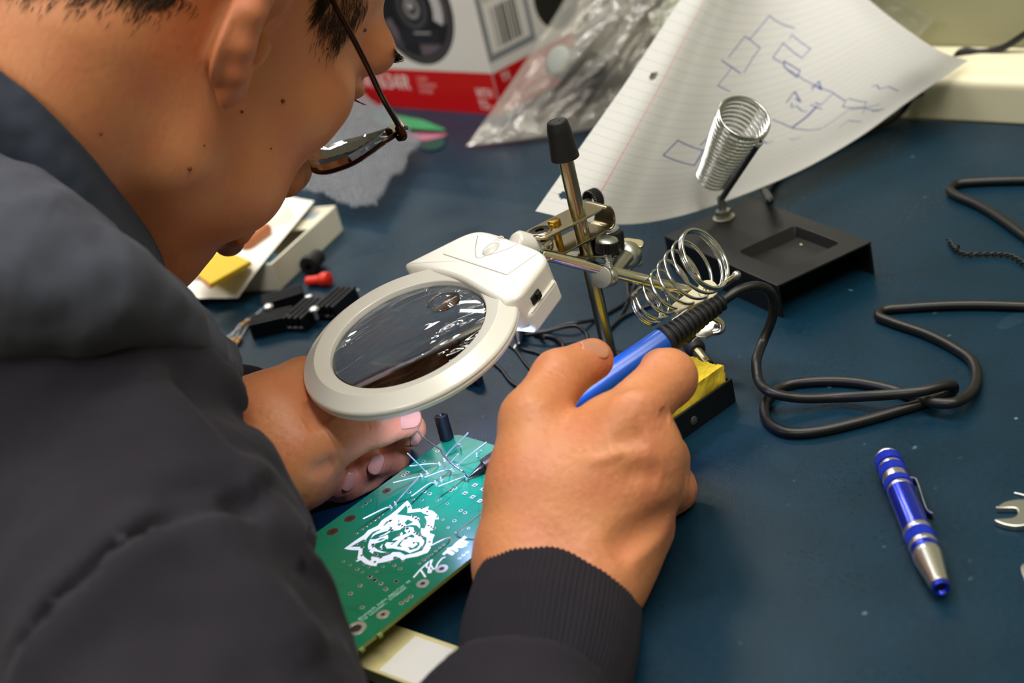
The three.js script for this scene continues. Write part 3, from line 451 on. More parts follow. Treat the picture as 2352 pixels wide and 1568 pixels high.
// ---------- packing: crumpled clear bags, bubble wrap, foil scraps ----------
const film = (c, tr, ro) => new THREE.MeshPhysicalMaterial({ color: c, roughness: ro, transmission: tr, thickness: 0, ior: 1.5, side: THREE.DoubleSide });
const crease = (u, v, s) => { let r = 0; for (let k = 0, f = 1, a = 1; k < 3; k++, f *= 2.0, a *= 0.42) r += a * (1 - Math.abs(n2(u * f * 2.3 + s, v * f * 1.7 + s * 3.1)) * 2); return r; };
const curveAt = (pts, t) => { const c = new THREE.CatmullRomCurve3(pts, false, 'centripetal'); return c.getPoint(clamp(t)); };
{
  const bottom = [[1072, 336], [1190, 322], [1300, 306], [1400, 286], [1520, 252]].map(([x, y]) => tab(x, y, 0.003));
  const top = [[1345, -95, 0.985], [1450, -60, 0.965], [1560, -60, 0.965], [1680, -70, 0.97]].map((p) => at(...p));
  const leftE = [tab(1072, 336, 0.003), at(1120, 268, 0.99), at(1200, 150, 0.99), at(1290, 10, 0.985), at(1345, -95, 0.985)];
  const f = (amp, s) => (u, v) => {
    const b = curveAt(bottom, u), t = curveAt(top, u), l = curveAt(leftE, v), p = b.lerp(t, v), l0 = bottom[0].clone().lerp(top[0], v);
    p.add(l.sub(l0).multiplyScalar(1 - u));
    const bulge = Math.sin(Math.PI * clamp(u * 1.05)) * Math.sin(Math.PI * clamp(v * 0.9 + 0.08));
    p.addScaledVector(FWD, -amp * bulge + 0.007 * crease(u * 0.75, v * 0.7, s) * Math.min(1, 6 * u) * Math.min(1, 8 * v)); if (p.y < 0.0015) p.y = 0.0015; return p;
  };
  const o = thing('plastic_bag', 'large crumpled clear plastic bag with a grey part in it beside the loudspeaker carton', 'plastic bag', tab(1250, 300));
  part('film', sheet(110, 130, f(0.03, 1.7)), film('#eceae4', 0.84, 0.10), o); part('film', sheet(60, 70, f(-0.006, 5.2)), film('#eceae4', 0.86, 0.12), o);
  // what is packed in it
  const gc = at(1425, 95, 0.985), q = thing('grey_speaker_part', 'dark grey round moulded part packed inside the clear plastic bag', 'speaker part', gc.clone()), gx = camAxis(0.55, -0.25, 0.55).normalize();
  part('shell', lathe([[-0.012, 0], [-0.012, 0.016], [-0.006, 0.03], [0, 0.036], [0.004, 0.036], [0.005, 0.032], [0.002, 0.024], [0.002, 0]], gc, camAxis(-0.55, 0.12, -0.82).normalize(), 40), std('#3c3a36', 0.55), q);
  part('dark_boss', lathe([[0, 0.009], [0.02, 0.0085], [0.022, 0.006], [0.022, 0]], at(1365, 150, 0.968), camAxis(-0.2, -0.25, -0.95).normalize(), 28), std('#24221f', 0.5), q);
  part('cap', lathe([[0, 0.011], [0.014, 0.011], [0.016, 0.008], [0.016, 0]], at(1312, 152, 0.97), camAxis(-0.6, 0.1, -0.7).normalize(), 28), std('#8e928e', 0.45), q, 'pale grey cap');
}
{ // second bag, behind the sheet of paper
  const o = thing('plastic_bag', 'clear plastic bag sticking out behind both sides of the ruled paper', 'plastic bag', tab(1600, 262));
  const F = (x, y) => onPlane(x, y, wall(0, x > 1700 ? -0.034 : -0.02, 0), INTO), P = [at(1490, 30, 0.93), at(1560, -20, 0.93), at(1680, -60, 0.925), F(1960, -30), F(2060, 0), F(2150, 42)], Q = [at(1505, 110, 0.92), at(1600, 150, 0.91), at(1720, 190, 0.905), F(1930, 170), F(2030, 128), F(2105, 90)];
  part('film', sheet(90, 40, (u, v) => curveAt(Q, u).lerp(curveAt(P, u), v).addScaledVector(FWD, 0.004 * crease(u * 1.7, v * 0.6, 8.3) * (u > 0.7 ? 0.35 : 1))), film('#e6e8da', 0.72, 0.14), o);
  part('film', sheet(60, 20, (u, v) => { const a = tab(lerp(1560, 1800, u), lerp(262, 262, u), 0.004); return a.lerp(curveAt(Q, 0.2 + u * 0.5), v).addScaledVector(FWD, 0.005 * crease(u * 1.2, v * 0.8, 3.3)); }), film('#e6e8da', 0.72, 0.14), o);
}
{ // bubble wrap
  const C = [tab(700, 470, 0.004), tab(872, 505, 0.004), tab(972, 338, 0.006), tab(810, 215, 0.012)], nu = 170, nv = 170;
  const edge = (t, s) => 0.012 * n2(t * 2 + s, s);
  const g = sheet(nu, nv, (u, v) => {
    const uu = u + edge(v, 3) * (u > 0.5 ? 1 : -1) * Math.abs(2 * u - 1), vv = v + edge(u, 7) * (v > 0.5 ? 1 : -1) * Math.abs(2 * v - 1);
    const p = C[0].clone().lerp(C[1], uu).lerp(C[3].clone().lerp(C[2], uu), vv);
    const X = uu * 17, Y = vv * 30, row = Math.floor(Y / 0.866), ox = row & 1 ? 0.5 : 0, dx = ((X + ox) % 1 + 1) % 1 - 0.5, dy = (Y / 0.866 - row - 0.5) * 0.866, r = Math.hypot(dx, dy);
    p.y += 0.008 + 0.0045 * n2(u * 2.0, v * 2.0) + 0.0012 * n2(u * 6, v * 6) + (r < 0.44 ? 0.0026 * Math.sqrt(1 - (r / 0.44) ** 2) : 0); if (p.y < 0.001) p.y = 0.001; return p;
  });
  const o = thing('bubble_wrap', 'loose sheet of clear bubble wrap lying in front of the loudspeaker carton', 'bubble wrap', tab(850, 420)); part('bubble_sheet', g, film('#b4b8c0', 0.7, 0.1), o);
}
{ // foil scraps: green, pink and dark green
  const o = thing('foil_wrapper', 'shiny green and pink foil wrapper scrap lying by the bubble wrap', 'wrapper', tab(950, 310));
  const scrap = (name, pts, h, c, lab) => { const q = pts.map(([x, y]) => tab(x, y, 0)), cc = q.reduce((a, b) => a.add(b), V(0, 0, 0)).divideScalar(q.length), sh = new THREE.Shape(roundPoly(q.map((p) => [p.x - cc.x, -(p.z - cc.z)]), 0.006, 4).map(([x, y]) => new THREE.Vector2(x, y))), g = new THREE.ExtrudeGeometry(sh, { depth: 0.0006, bevelEnabled: false }); g.rotateX(-Math.PI / 2); g.translate(cc.x, h, cc.z); part(name, g, std(c, 0.4), o, lab); };
  scrap('pink_side', [[905, 308], [1000, 306], [1035, 313], [985, 326], [930, 330], [880, 320]], 0.001, '#b06a80', 'pink foil');
  scrap('green_side', [[800, 268], [858, 272], [920, 280], [975, 290], [1032, 314], [980, 312], [905, 306], [850, 292]], 0.0045, '#2c8a58', 'green foil');
  scrap('dark_green_side', [[965, 322], [1025, 318], [1020, 340], [990, 350], [965, 342]], 0.0005, '#0c3f38', 'dark green foil');
}

// ---------- sheet of ruled paper with a circuit sketch ----------
{
  const B = [[1230, 485, 0.675], [1320, 505, 0.668], [1430, 516, 0.688], [1560, 497, 0.722], [1700, 450, 0.755], [1850, 386, 0.778], [1980, 311, 0.792], [2080, 238, 0.802], [2160, 183, 0.808], [2224, 139, 0.82]].map((p) => at(...p));
  const Lf = [[1230, 485, 0.675], [1330, 342, 0.705], [1440, 186, 0.745], [1565, -4, 0.80], [1700, -200, 0.86]].map((p) => at(...p));
  const Rt = [[2224, 139, 0.82], [2160, 118, 0.812], [2080, 66, 0.815], [1985, -10, 0.83], [1890, -110, 0.86]].map((p) => at(...p));
  const f = (u, v) => { const b = curveAt(B, u), l = curveAt(Lf, v), r = curveAt(Rt, v), straight = l.clone().lerp(r, u), sag = b.clone().sub(B[0].clone().lerp(B.at(-1), u)); return straight.addScaledVector(sag, 1 - 0.62 * smooth(0, 0.9, v)); };
  const o = thing('sheet_of_paper', 'curled ruled paper sheet with a blue pen circuit sketch, leaning behind the iron stands', 'paper', tab(1500, 500));
  const grid = []; for (let j = 0; j <= 90; j++) for (let i = 0; i <= 90; i++) { const p = f(i / 90, j / 90).sub(EYE), z = p.dot(FWD); grid.push([1176 + FOCAL * p.dot(CRT) / z, 784 - FOCAL * p.dot(CUP) / z, i / 90, j / 90]); }
  const PW = 2048, PH = 2048, loc = (x, y) => { let b = null, d = 1e9; for (const q of grid) { const e = (q[0] - x) ** 2 + (q[1] - y) ** 2; if (e < d) { d = e; b = q; } } return [b[2] * PW, (1 - b[3]) * PH]; };
  const print = canvas(PW, PH, (g) => {
    g.fillStyle = '#c3c2bf'; g.fillRect(0, 0, PW, PH);
    for (let i = 0; i < 9000; i++) { g.fillStyle = `rgba(${rnd() < 0.5 ? '255,253,246' : '190,186,178'},0.16)`; g.fillRect(rnd() * PW, rnd() * PH, 2 + 5 * rnd(), 2 + 3 * rnd()); }
    g.strokeStyle = 'rgba(130,152,185,0.55)'; g.lineWidth = 3.4; for (let i = 1; i < 40; i++) { const y = PH - i * PH / 34.5 - 40; g.beginPath(); g.moveTo(0, y); g.lineTo(PW, y); g.stroke(); }
    const m0 = loc(1392, 428)[0]; g.strokeStyle = 'rgba(205,110,125,0.85)'; g.lineWidth = 5; g.beginPath(); g.moveTo(m0, 0); g.lineTo(m0, PH); g.stroke();
    const Z = (x, y) => loc(1560 + x / 4.127, 20 + y / 4.127);
    g.strokeStyle = 'rgba(66,74,140,0.85)'; g.lineCap = g.lineJoin = 'round';
    const pen = (w, ...pts) => { g.lineWidth = w; g.beginPath(); pts.forEach(([x, y], i) => g[i ? 'lineTo' : 'moveTo'](...Z(x, y))); g.stroke(); };
    pen(8, [455, 465], [540, 370], [620, 270], [670, 295], [850, 80], [960, 150], [1100, 190]); pen(7, [670, 295], [750, 360], [700, 470], [610, 595]); pen(8, [415, 495], [500, 540], [570, 600]); pen(6, [490, 570], [370, 725], [470, 790]);
    pen(7, [1050, 270], [1075, 260], [1230, 375], [1165, 455], [1000, 330], [900, 465], [985, 530]); pen(8, [980, 560], [1010, 505], [1130, 590], [1105, 655], [980, 560]); pen(5, [1010, 555], [1120, 630]); pen(6, [1125, 625], [1280, 720], [1430, 805], [1590, 870], [1620, 840], [1780, 880], [1760, 930], [1570, 930], [1590, 870]);
    pen(8, [1270, 755], [1310, 700], [1350, 780], [1300, 730], [1265, 745]); pen(7, [1435, 815], [1345, 910], [1290, 890]); pen(16, [1300, 935], [1215, 1020], [1105, 1105]); pen(6, [1255, 920], [1330, 950]);
    pen(8, [1010, 885], [1080, 790], [1160, 890], [1110, 850]); pen(6, [1050, 900], [1090, 940], [1120, 930], [1150, 975], [1190, 975]);
    pen(6, [870, 1045], [980, 1100], [1080, 1135], [1250, 1142], [1350, 1130], [1480, 1045], [1600, 955], [1900, 905]); pen(5, [1500, 1130], [1600, 1060], [1720, 1080]); pen(5, [1720, 1000], [1780, 940], [1900, 960]); pen(9, [1850, 960], [1920, 965]);
    pen(7, [1820, 745], [1870, 730], [1900, 760], [1990, 740], [2085, 770]); pen(7, [780, 1250], [830, 1280], [890, 1265]); pen(5, [1030, 1245], [1100, 1235], [1140, 1215]);
    const Y = (x, y) => loc(1150 + x / 2.613, 280 + y / 2.613), pen2 = (w, ...pts) => { g.lineWidth = w; g.beginPath(); pts.forEach(([x, y], i) => g[i ? 'lineTo' : 'moveTo'](...Y(x, y))); g.stroke(); };
    pen2(8, [1055, 100], [975, 210], [1160, 258], [1225, 180], [1060, 100]); pen2(7, [1200, 150], [1235, 105]);
  });
  // two punched holes show what is behind: real openings in the sheet
  const m = part('page', sheet(120, 120, f, 0.00025), new THREE.MeshPhysicalMaterial({ map: print, roughness: 0.7, side: THREE.DoubleSide }), o);
  const holes = [[1497, 177], [1292, 447]].map(([x, y]) => loc(x, y)).map(([u, v]) => [u / PW, 1 - v / PH]);
  const g = m.geometry, uv = g.attributes.uv, ii = g.index.array, keep = []; const asp = B.slice(1).reduce((s, p, i) => s + p.distanceTo(B[i]), 0) / Lf.slice(1).reduce((s, p, i) => s + p.distanceTo(Lf[i]), 0);
  for (let i = 0; i < ii.length; i += 3) { let cut = false; for (const [hu, hv] of holes) { let a = 0; for (let k = 0; k < 3; k++) a += Math.hypot((uv.getX(ii[i + k]) - hu) * asp, uv.getY(ii[i + k]) - hv) < 0.0165 ? 1 : 0; if (a >= 2) cut = true; } if (!cut) keep.push(ii[i], ii[i + 1], ii[i + 2]); }
  g.setIndex(keep);
}

// ---------- black soldering iron stand with the straight spring ----------
{
  const y0 = 0.017, L = tab(1525, 541, y0), F = tab(1785, 656, y0), R = tab(1996, 553, y0), ax = F.clone().sub(L), lenA = ax.length(), bx = R.clone().sub(F), X = ax.clone().normalize(); bx.addScaledVector(X, -bx.dot(X)); const lenB = bx.length(), Z = bx.clone().normalize();
  const o = thing('iron_stand', 'black sheet steel iron stand with a straight upright spring, behind the third hand', 'iron stand', L.clone().addScaledVector(X, lenA / 2).addScaledVector(Z, lenB / 2).setY(0));
  const inv = (x, y) => { const q = tab(x, y, y0).sub(L); return [q.dot(X), q.dot(Z)]; }, m = M4(L, X, Z, YUP);
  const r4 = [[1700, 579], [1821, 516], [1927, 556], [1797, 622]].map(([x, y]) => inv(x, y)), x0 = (r4[0][0] + r4[1][0]) / 2, x1 = (r4[2][0] + r4[3][0]) / 2, z0 = (r4[0][1] + r4[3][1]) / 2, z1 = (r4[1][1] + r4[2][1]) / 2;
  const hole = roundPoly([[x0, z0], [x1, z0], [x1, z1], [x0, z1]], 0.003, 5), t = 0.0012, M = (p) => p;
  const P = (x, z, y) => L.clone().addScaledVector(X, x).addScaledVector(Z, z).setY(y);
  part('top_plate', prism([[0, 0], [lenA, 0], [lenA, lenB], [0, lenB]], t, M4(L.clone().setY(y0 - t), X, Z, YUP), 0.0003, [hole.slice().reverse()]), MAT.blackSteel, o);
  const rec = 0.0045, inset = 0.0022, N = hole.length, low = hole.map(([x, z]) => [clamp(x, x0 + inset, x1 - inset), clamp(z, z0 + inset, z1 - inset)]);
  { const pos = [], idx = []; hole.forEach(([x, z]) => { const p = P(x, z, y0 - 0.0004); pos.push(p.x, p.y, p.z); }); low.forEach(([x, z]) => { const p = P(x, z, y0 - rec); pos.push(p.x, p.y, p.z); }); for (let i = 0; i < N; i++) { const j = (i + 1) % N; idx.push(i, j, N + i, j, N + j, N + i); } const c = P((x0 + x1) / 2, (z0 + z1) / 2, y0 - rec); pos.push(c.x, c.y, c.z); for (let i = 0; i < N; i++) idx.push(N + i, N + (i + 1) % N, 2 * N); const g = new THREE.BufferGeometry(); g.setAttribute('position', new THREE.Float32BufferAttribute(pos, 3)); g.setIndex(idx); part('recess', toCreasedNormals(g, 0.5), MAT.blackSteel, o); }
  for (const z of [t / 2, lenB - t / 2]) part('flange', box(P(lenA / 2, z, (y0 - t) / 2), X, YUP, X.clone().cross(YUP), lenA, y0 - t, t, 0.0004), MAT.blackSteel, o);
  part('crumb', box(tab(1840, 562, y0 - rec + 0.0006), X, YUP, X.clone().cross(YUP), 0.0016, 0.0012, 0.001, 0.0005), std('#d8c9a8', 0.7), o);
  const nutP = tab(1663, 500, y0), hex = (p, h, r) => lathe([[0, 0], [0, r], [h, r], [h, r * 0.8], [h + 0.0003, 0]], p, YUP, 6);
  part('bolt', [lathe(sharp([[0, 0], [0, 0.0058], [0.0008, 0.0058], [0.0008, 0]]), nutP, YUP, 28), toCreasedNormals(hex(nutP.clone().setY(y0 + 0.0008), 0.0035, 0.0042), 0.5), rod(nutP.clone().setY(y0), nutP.clone().setY(y0 + 0.012), 0.0021, 0.0021, 16)], MAT.zinc, o);
  const dn = proj(nutP).z, s0 = nutP.clone().setY(y0 + 0.011), sTop = at(1744, 326, dn - 0.052), sBend = at(1658, 455, dn - 0.008);
  part('spring_arm', tube([nutP.clone().setY(y0 + 0.008), s0, sBend, sBend.clone().lerp(sTop, 0.2), sBend.clone().lerp(sTop, 0.6), sTop], 0.0017, 60, 12), std('#4c4f52', 0.3, 0.9), o);
  { const t0 = sTop.clone(), d = camAxis(0.2, 0.3, -0.9).normalize(); part('rivet', lathe([[-0.002, 0.0021], [0.0003, 0.0021], [0.0011, 0.0014], [0.0013, 0]], t0, d, 18), std('#dcdccf', 0.4, 0.4), o); }
  const axis = sTop.clone().sub(sBend).normalize(), cTop = at(1711, 268, dn - 0.052), cBot = at(1637, 408, dn - 0.010), ad = cTop.clone().sub(cBot).normalize(), ex = V(0, 1, 0).cross(ad).normalize(), ey = ad.clone().cross(ex), pts = [], turns = 17.5, NN = 560;
  for (let i = 0; i <= NN; i++) { const q = i / NN, a = q * turns * 2 * Math.PI + 1.2, r = lerp(0.0084, 0.0128, smooth(0, 0.95, q)); pts.push(cBot.clone().lerp(cTop, q < 0.94 ? q * 1.03 : 0.968 + (q - 0.94) * 0.53).addScaledVector(ex, r * Math.cos(a)).addScaledVector(ey, r * Math.sin(a))); }
  part('spring', tube(pts, 0.00072, 1400, 7), MAT.springWire, o);
}
function proj(p) { const q = p.clone().sub(EYE), z = q.dot(FWD); return { x: 1176 + FOCAL * q.dot(CRT) / z, y: 784 - FOCAL * q.dot(CUP) / z, z }; }

// ---------- soldering iron ----------
const BOARD_Y = 0.0165;                                                      // height of the circuit board's upper face
const IRON = { tip: tab(1075, 1097, BOARD_Y + 0.0012), end: at(1660, 691, 0.603) };
{
  const d = IRON.end.clone().sub(IRON.tip), L = d.length(), u = d.clone().normalize(), A = (f) => IRON.tip.clone().addScaledVector(u, L * f);
  const o = thing('soldering_iron', 'soldering iron with blue handle held in the right hand of the person', 'soldering iron', IRON.tip.clone().lerp(IRON.end, 0.5));
  const fr = (x, y) => { let b = 0, e = 1e9; for (let i = 0; i <= 400; i++) { const p = proj(A(i / 400)), q = (p.x - x) ** 2 + (p.y - y) ** 2; if (q < e) { e = q; b = i / 400; } } return b; };
  const fBlue1 = fr(1528, 783), fBlue0 = fr(1300, 935), fCone = fr(1110, 1068);
  part('tip', lathe([[0, 0], [0.0003, 0.0003], [L * fCone * 0.55, 0.0013], [L * fCone, 0.0021], [L * fCone, 0]], IRON.tip, u, 24), std('#4a4648', 0.3, 0.9), o);
  part('barrel', lathe(sharp([[L * fCone, 0], [L * fCone, 0.0032], [L * 0.36, 0.0036], [L * 0.36, 0]]), IRON.tip, u, 28), std('#5b4f4c', 0.32, 0.9), o);
  part('collar', lathe(sharp([[L * 0.35, 0], [L * 0.35, 0.0055], [L * (fBlue0 + 0.02), 0.0062], [L * (fBlue0 + 0.02), 0]]), IRON.tip, u, 28), MAT.blackPlastic, o);
  const l0 = L * fBlue0, l1 = L * fBlue1;
  part('handle', lathe([[l0, 0], [l0, 0.0058], [l0 + 0.002, 0.0064], [lerp(l0, l1, 0.4), 0.0066], [lerp(l0, l1, 0.75), 0.0063], [l1 - 0.0008, 0.0062], [l1, 0.0058], [l1, 0]], IRON.tip, u, 40), std('#0650b0', 0.3, 0, { clearcoat: 0.3, clearcoatRoughness: 0.2 }), o);
  const pr = [[l1 - 0.0005, 0], [l1 - 0.0005, 0.0063], [l1 + 0.0022, 0.0064]], n = 11, s = (L - l1 - 0.0030) / n; for (let i = 0; i < n; i++) { const r = lerp(0.006, 0.0039, i / (n - 1)), b = l1 + 0.0028 + i * s; pr.push([b, r - 0.0011], [b + s * 0.22, r - 0.0011], [b + s * 0.34, r], [b + s * 0.78, r - 0.0001], [b + s * 0.92, r - 0.0011]); } pr.push([L, 0.0027], [L + 0.0005, 0.0024], [L + 0.0005, 0]);
  part('strain_relief', lathe(pr, IRON.tip, u, 36), MAT.blackRubber, o, 'ribbed black sleeve');
  const r = 0.0022, T = (x, y, h = r) => tab(x, y, h), pts = [A(0.985), A(1.02), at(1700, 666, 0.605), at(1738, 657, 0.607), at(1766, 668, 0.61), at(1778, 697, 0.614), at(1772, 735, 0.618), at(1752, 785, 0.62), T(1737, 832, 0.012), T(1742, 872, 0.008), T(1772, 901, 0.009), T(1830, 913, 0.006), T(1930, 912, 0.004), T(2030, 907, 0.0075), T(2110, 899, 0.009), T(2165, 886, 0.0085), T(2186, 884, 0.007), T(2189, 896, 0.003), T(2165, 908), T(2125, 924), T(2068, 941), T(1967, 970), T(1865, 992), T(1805, 992), T(1764, 967), T(1757, 930), T(1775, 903), T(1808, 884), T(1886, 875), T(1967, 878), T(2048, 894), T(2108, 914, 0.0026), T(2149, 925, 0.0055), T(2189, 925, 0.006), T(2228, 904, 0.004), T(2243, 866), T(2233, 829), T(2189, 797), T(2129, 767), T(2048, 739), T(2018, 725), T(2027, 713), T(2088, 706), T(2210, 700), T(2352, 703), T(2480, 712)];
  part('cord', tube(pts, r, 700, 14), MAT.blackCable, o, 'thick black cord lying in loops');
}

// ---------- circuit board on the bench ----------
{
  const h = BOARD_Y, N = tab(1042.6, 994, h), E = tab(1300, 1110, h), up = tab(740, 1217, h), lo = tab(820, 1490, h), lo2 = tab(1108, 1262, h);
  const X = lo2.clone().sub(lo).normalize().add(N.clone().sub(up).normalize()).normalize(), Z = YUP.clone().cross(X).negate(); if (Z.dot(E.clone().sub(N)) < 0) Z.negate();   // X: reading direction of its print; Z: down the page
  const Hb = lo.clone().add(lo2).multiplyScalar(0.5).sub(N).dot(Z), Wb = 0.148, O = N.clone().addScaledVector(X, -Wb);
  const inv = (x, y) => { const q = tab(x, y, h).sub(O); return [q.dot(X), q.dot(Z)]; }, P = (x, z, y = h) => O.clone().addScaledVector(X, x).addScaledVector(Z, z).setY(y), at2 = (x, y, dy = 0) => tab(x, y, h).setY(h + dy);
  const o = thing('circuit_board', 'green circuit board with a white wolf head print and many bent component leads', 'circuit board', P(Wb / 2, Hb / 2, 0));
  const S = 2048 / Wb, q = (x, y) => { const [a, b] = inv(x, y); return [a * S, b * S]; };
  const print = canvas(2048, Math.round(Hb * S), (g, w, hh) => {
    g.fillStyle = '#086a4b'; g.fillRect(0, 0, w, hh);
    for (let i = 0; i < 5000; i++) { g.fillStyle = `rgba(${rnd() < 0.5 ? '10,110,80' : '30,150,110'},0.05)`; g.fillRect(rnd() * w, rnd() * hh, 12, 12); }
    // copper areas and tracks under the mask
    g.strokeStyle = 'rgba(3,60,48,0.75)'; g.lineWidth = 3; g.lineJoin = 'round';
    for (let i = 0; i < 46; i++) { let x = rnd() * w, y = rnd() * hh; g.beginPath(); g.moveTo(x, y); for (let k = 0; k < 4; k++) { const L = 40 + 200 * rnd(), a = Math.floor(rnd() * 8) * Math.PI / 4; x += L * Math.cos(a); y += L * Math.sin(a); g.lineTo(x, y); } g.stroke(); }
    const Zf = (x, y) => q(780 + x / 7.84, 1140 + y / 7.84), poly = (fill, ...pts) => { g.fillStyle = fill; g.beginPath(); pts.forEach(([x, y], i) => g[i ? 'lineTo' : 'moveTo'](...Zf(x, y))); g.closePath(); g.fill(); };
    const Wt = '#e8ecf2', G = '#086a4b';
    // outline of the head
    poly(Wt, [80, 940], [260, 810], [440, 690], [510, 610], [690, 525], [760, 430], [900, 340], [1040, 230], [1150, 130], [1220, 72], [1285, 150], [1305, 235], [1455, 212], [1510, 215], [1610, 175], [1585, 235], [1680, 260], [1750, 320], [1790, 405], [1712, 412], [1705, 480], [1680, 610], [1620, 610], [1625, 660], [1715, 690], [1680, 760], [1670, 850], [1640, 930], [1590, 1010], [1400, 1080], [1200, 1115], [1130, 1160], [1090, 1110], [1020, 1085], [970, 1140], [820, 1180], [680, 1205], [665, 1255], [560, 1245], [450, 1205], [380, 1145], [305, 1180], [290, 1140], [320, 1120], [345, 970], [200, 965]);
    // inside of the outline
    poly(G, [200, 905], [440, 770], [440, 820], [545, 690], [600, 640], [710, 595], [745, 600], [680, 625], [600, 680], [555, 760], [640, 690], [780, 640], [860, 620], [920, 560], [800, 560], [790, 520], [850, 450], [1020, 400], [920, 450], [900, 540], [960, 560], [990, 620], [1060, 470], [1060, 400], [1240, 350], [1090, 330], [1030, 325], [1130, 230], [1200, 155], [1225, 220], [1220, 300], [1465, 270], [1500, 300], [1640, 350], [1530, 360], [1570, 440], [1570, 490], [1530, 580], [1470, 570], [1460, 640], [1490, 700], [1570, 745], [1560, 840], [1500, 950], [1490, 970], [1350, 1020], [1180, 1055], [1090, 1000], [960, 1000], [900, 1045], [720, 1100], [570, 1080], [570, 1150], [540, 1160], [450, 1090], [410, 1050], [415, 910], [380, 905]);
    // features of the face
    poly(Wt, [555, 755], [610, 670], [700, 625], [800, 610], [850, 600], [820, 630], [700, 660], [610, 690]); poly(Wt, [790, 540], [870, 470], [920, 440], [1020, 400], [920, 460], [905, 540], [860, 590], [870, 625], [820, 600]);
    poly(Wt, [705, 720], [800, 680], [930, 600], [985, 500], [990, 550], [940, 620], [830, 690], [720, 725]); poly(Wt, [510, 880], [545, 770], [640, 770], [780, 720], [870, 690], [880, 730], [865, 780], [850, 760], [700, 860], [790, 800], [640, 850], [585, 870], [590, 930], [620, 905], [700, 965], [780, 990], [870, 1005], [760, 1015], [620, 985], [600, 1035], [520, 980]);
    poly(G, [680, 790], [770, 755], [830, 755], [720, 800]); poly(Wt, [720, 930], [740, 890], [790, 840], [765, 900], [770, 960]);
    poly(Wt, [1060, 400], [1120, 370], [1250, 350], [1380, 360], [1440, 390], [1420, 440], [1450, 510], [1450, 580], [1390, 520], [1300, 510], [1200, 530], [1150, 570], [1090, 550], [1060, 480], [1080, 440]); poly(G, [1170, 470], [1230, 410], [1330, 460], [1210, 520]);
    poly(Wt, [985, 615], [1040, 515], [1130, 560], [1090, 600]); poly(Wt, [1170, 630], [1185, 560], [1260, 545], [1330, 555], [1345, 620], [1440, 700], [1530, 800], [1510, 870], [1420, 960], [1265, 1020], [1160, 975], [960, 935], [850, 940], [810, 870], [850, 820], [990, 830], [910, 860], [940, 870], [1060, 780], [940, 795], [1010, 740], [1110, 700], [1080, 690], [1120, 635], [1140, 665], [1130, 700], [1270, 640], [1275, 580], [1210, 670], [1200, 640]);
    poly(G, [1085, 870], [1150, 780], [1240, 730], [1340, 745], [1350, 710], [1300, 680], [1180, 740], [1080, 830], [1030, 900], [1130, 910]); poly(G, [1230, 905], [1320, 930], [1410, 860], [1370, 810], [1440, 830], [1440, 870], [1390, 930], [1270, 965]); poly(Wt, [1120, 880], [1180, 790], [1260, 760], [1340, 790], [1390, 860], [1330, 915], [1230, 900]);
    // signature and initials
    g.strokeStyle = Wt; g.lineCap = 'round'; const pen = (wd, ...pts) => { g.lineWidth = wd; g.beginPath(); pts.forEach(([x, y], i) => g[i ? 'lineTo' : 'moveTo'](...Zf(x, y))); g.stroke(); };
    pen(11, [1340, 1450], [1450, 1320], [1600, 1180]); pen(11, [1460, 1320], [1545, 1445]); pen(10, [1590, 1190], [1560, 1260], [1600, 1290], [1650, 1330], [1640, 1370], [1600, 1370], [1610, 1300], [1650, 1200], [1670, 1140], [1640, 1150], [1640, 1230], [1690, 1310], [1730, 1290], [1780, 1190], [1850, 1110], [1895, 1095]);
    poly(Wt, [1845, 1035], [1940, 950], [1930, 930], [2020, 905], [2090, 830], [2250, 705], [2300, 740], [2230, 790], [2335, 820], [2280, 870], [2310, 880], [2210, 925], [2120, 930], [2145, 970], [2110, 1005], [2010, 965], [2080, 1020], [2030, 1065], [1930, 1020], [1880, 1060]); pen(4, [2060, 905], [2190, 900]); g.strokeStyle = G; pen(4, [2185, 820], [2290, 870]); pen(5, [2005, 960], [2100, 1010]);
    // two lines of print
    g.fillStyle = '#cfe0dc'; const [ax, ay] = q(826, 1424), [ex, ey] = q(944, 1334); g.save(); g.translate(ax, ay); g.rotate(Math.atan2(ey - ay, ex - ax)); const TL = Math.hypot(ex - ax, ey - ay), fs = TL / 15.2; g.font = `${fs}px monospace`; g.textBaseline = 'alphabetic'; g.fillText('Bluetooth Audio Amplifier V4', 0, 0, TL); g.fillText('Tim Leishman, ISTEM2024', 0, fs * 1.05, TL * 0.86); g.restore();
    g.strokeStyle = '#1d4b46'; g.lineWidth = 2;
  });
  const poly = roundPoly([[0, 0, 0.004], [Wb, 0, 0.006], [Wb, Hb, 0.004], [0, Hb, 0.004]], 0.004, 8), t = 0.0016;
  const g = prism(poly.map(([x, z]) => [x, Hb - z]), t, M4(P(0, Hb, h - t), X, Z.clone().negate(), YUP), 0.00015, [], 1);
  const faceG = new THREE.ShapeGeometry(new THREE.Shape(poly.map(([x, z]) => new THREE.Vector2(x, Hb - z)))); { const uv = faceG.attributes.uv; for (let i = 0; i < uv.count; i++) uv.setXY(i, uv.getX(i) / Wb, uv.getY(i) / Hb); }
  xf(faceG, M4(P(0, Hb, h + 0.00005), X, Z.clone().negate(), YUP));
  part('board', g, std('#7f8a3c', 0.5), o, 'fibreglass board edge'); part('printed_face', faceG, new THREE.MeshPhysicalMaterial({ map: print, roughness: 0.3, side: THREE.DoubleSide }), o);
  const padM = std('#c6c3b6', 0.35, 0.75), brownM = std('#5a3524', 0.4, 0.5), holeM = std('#14100c', 0.6), solder = MAT.tin;
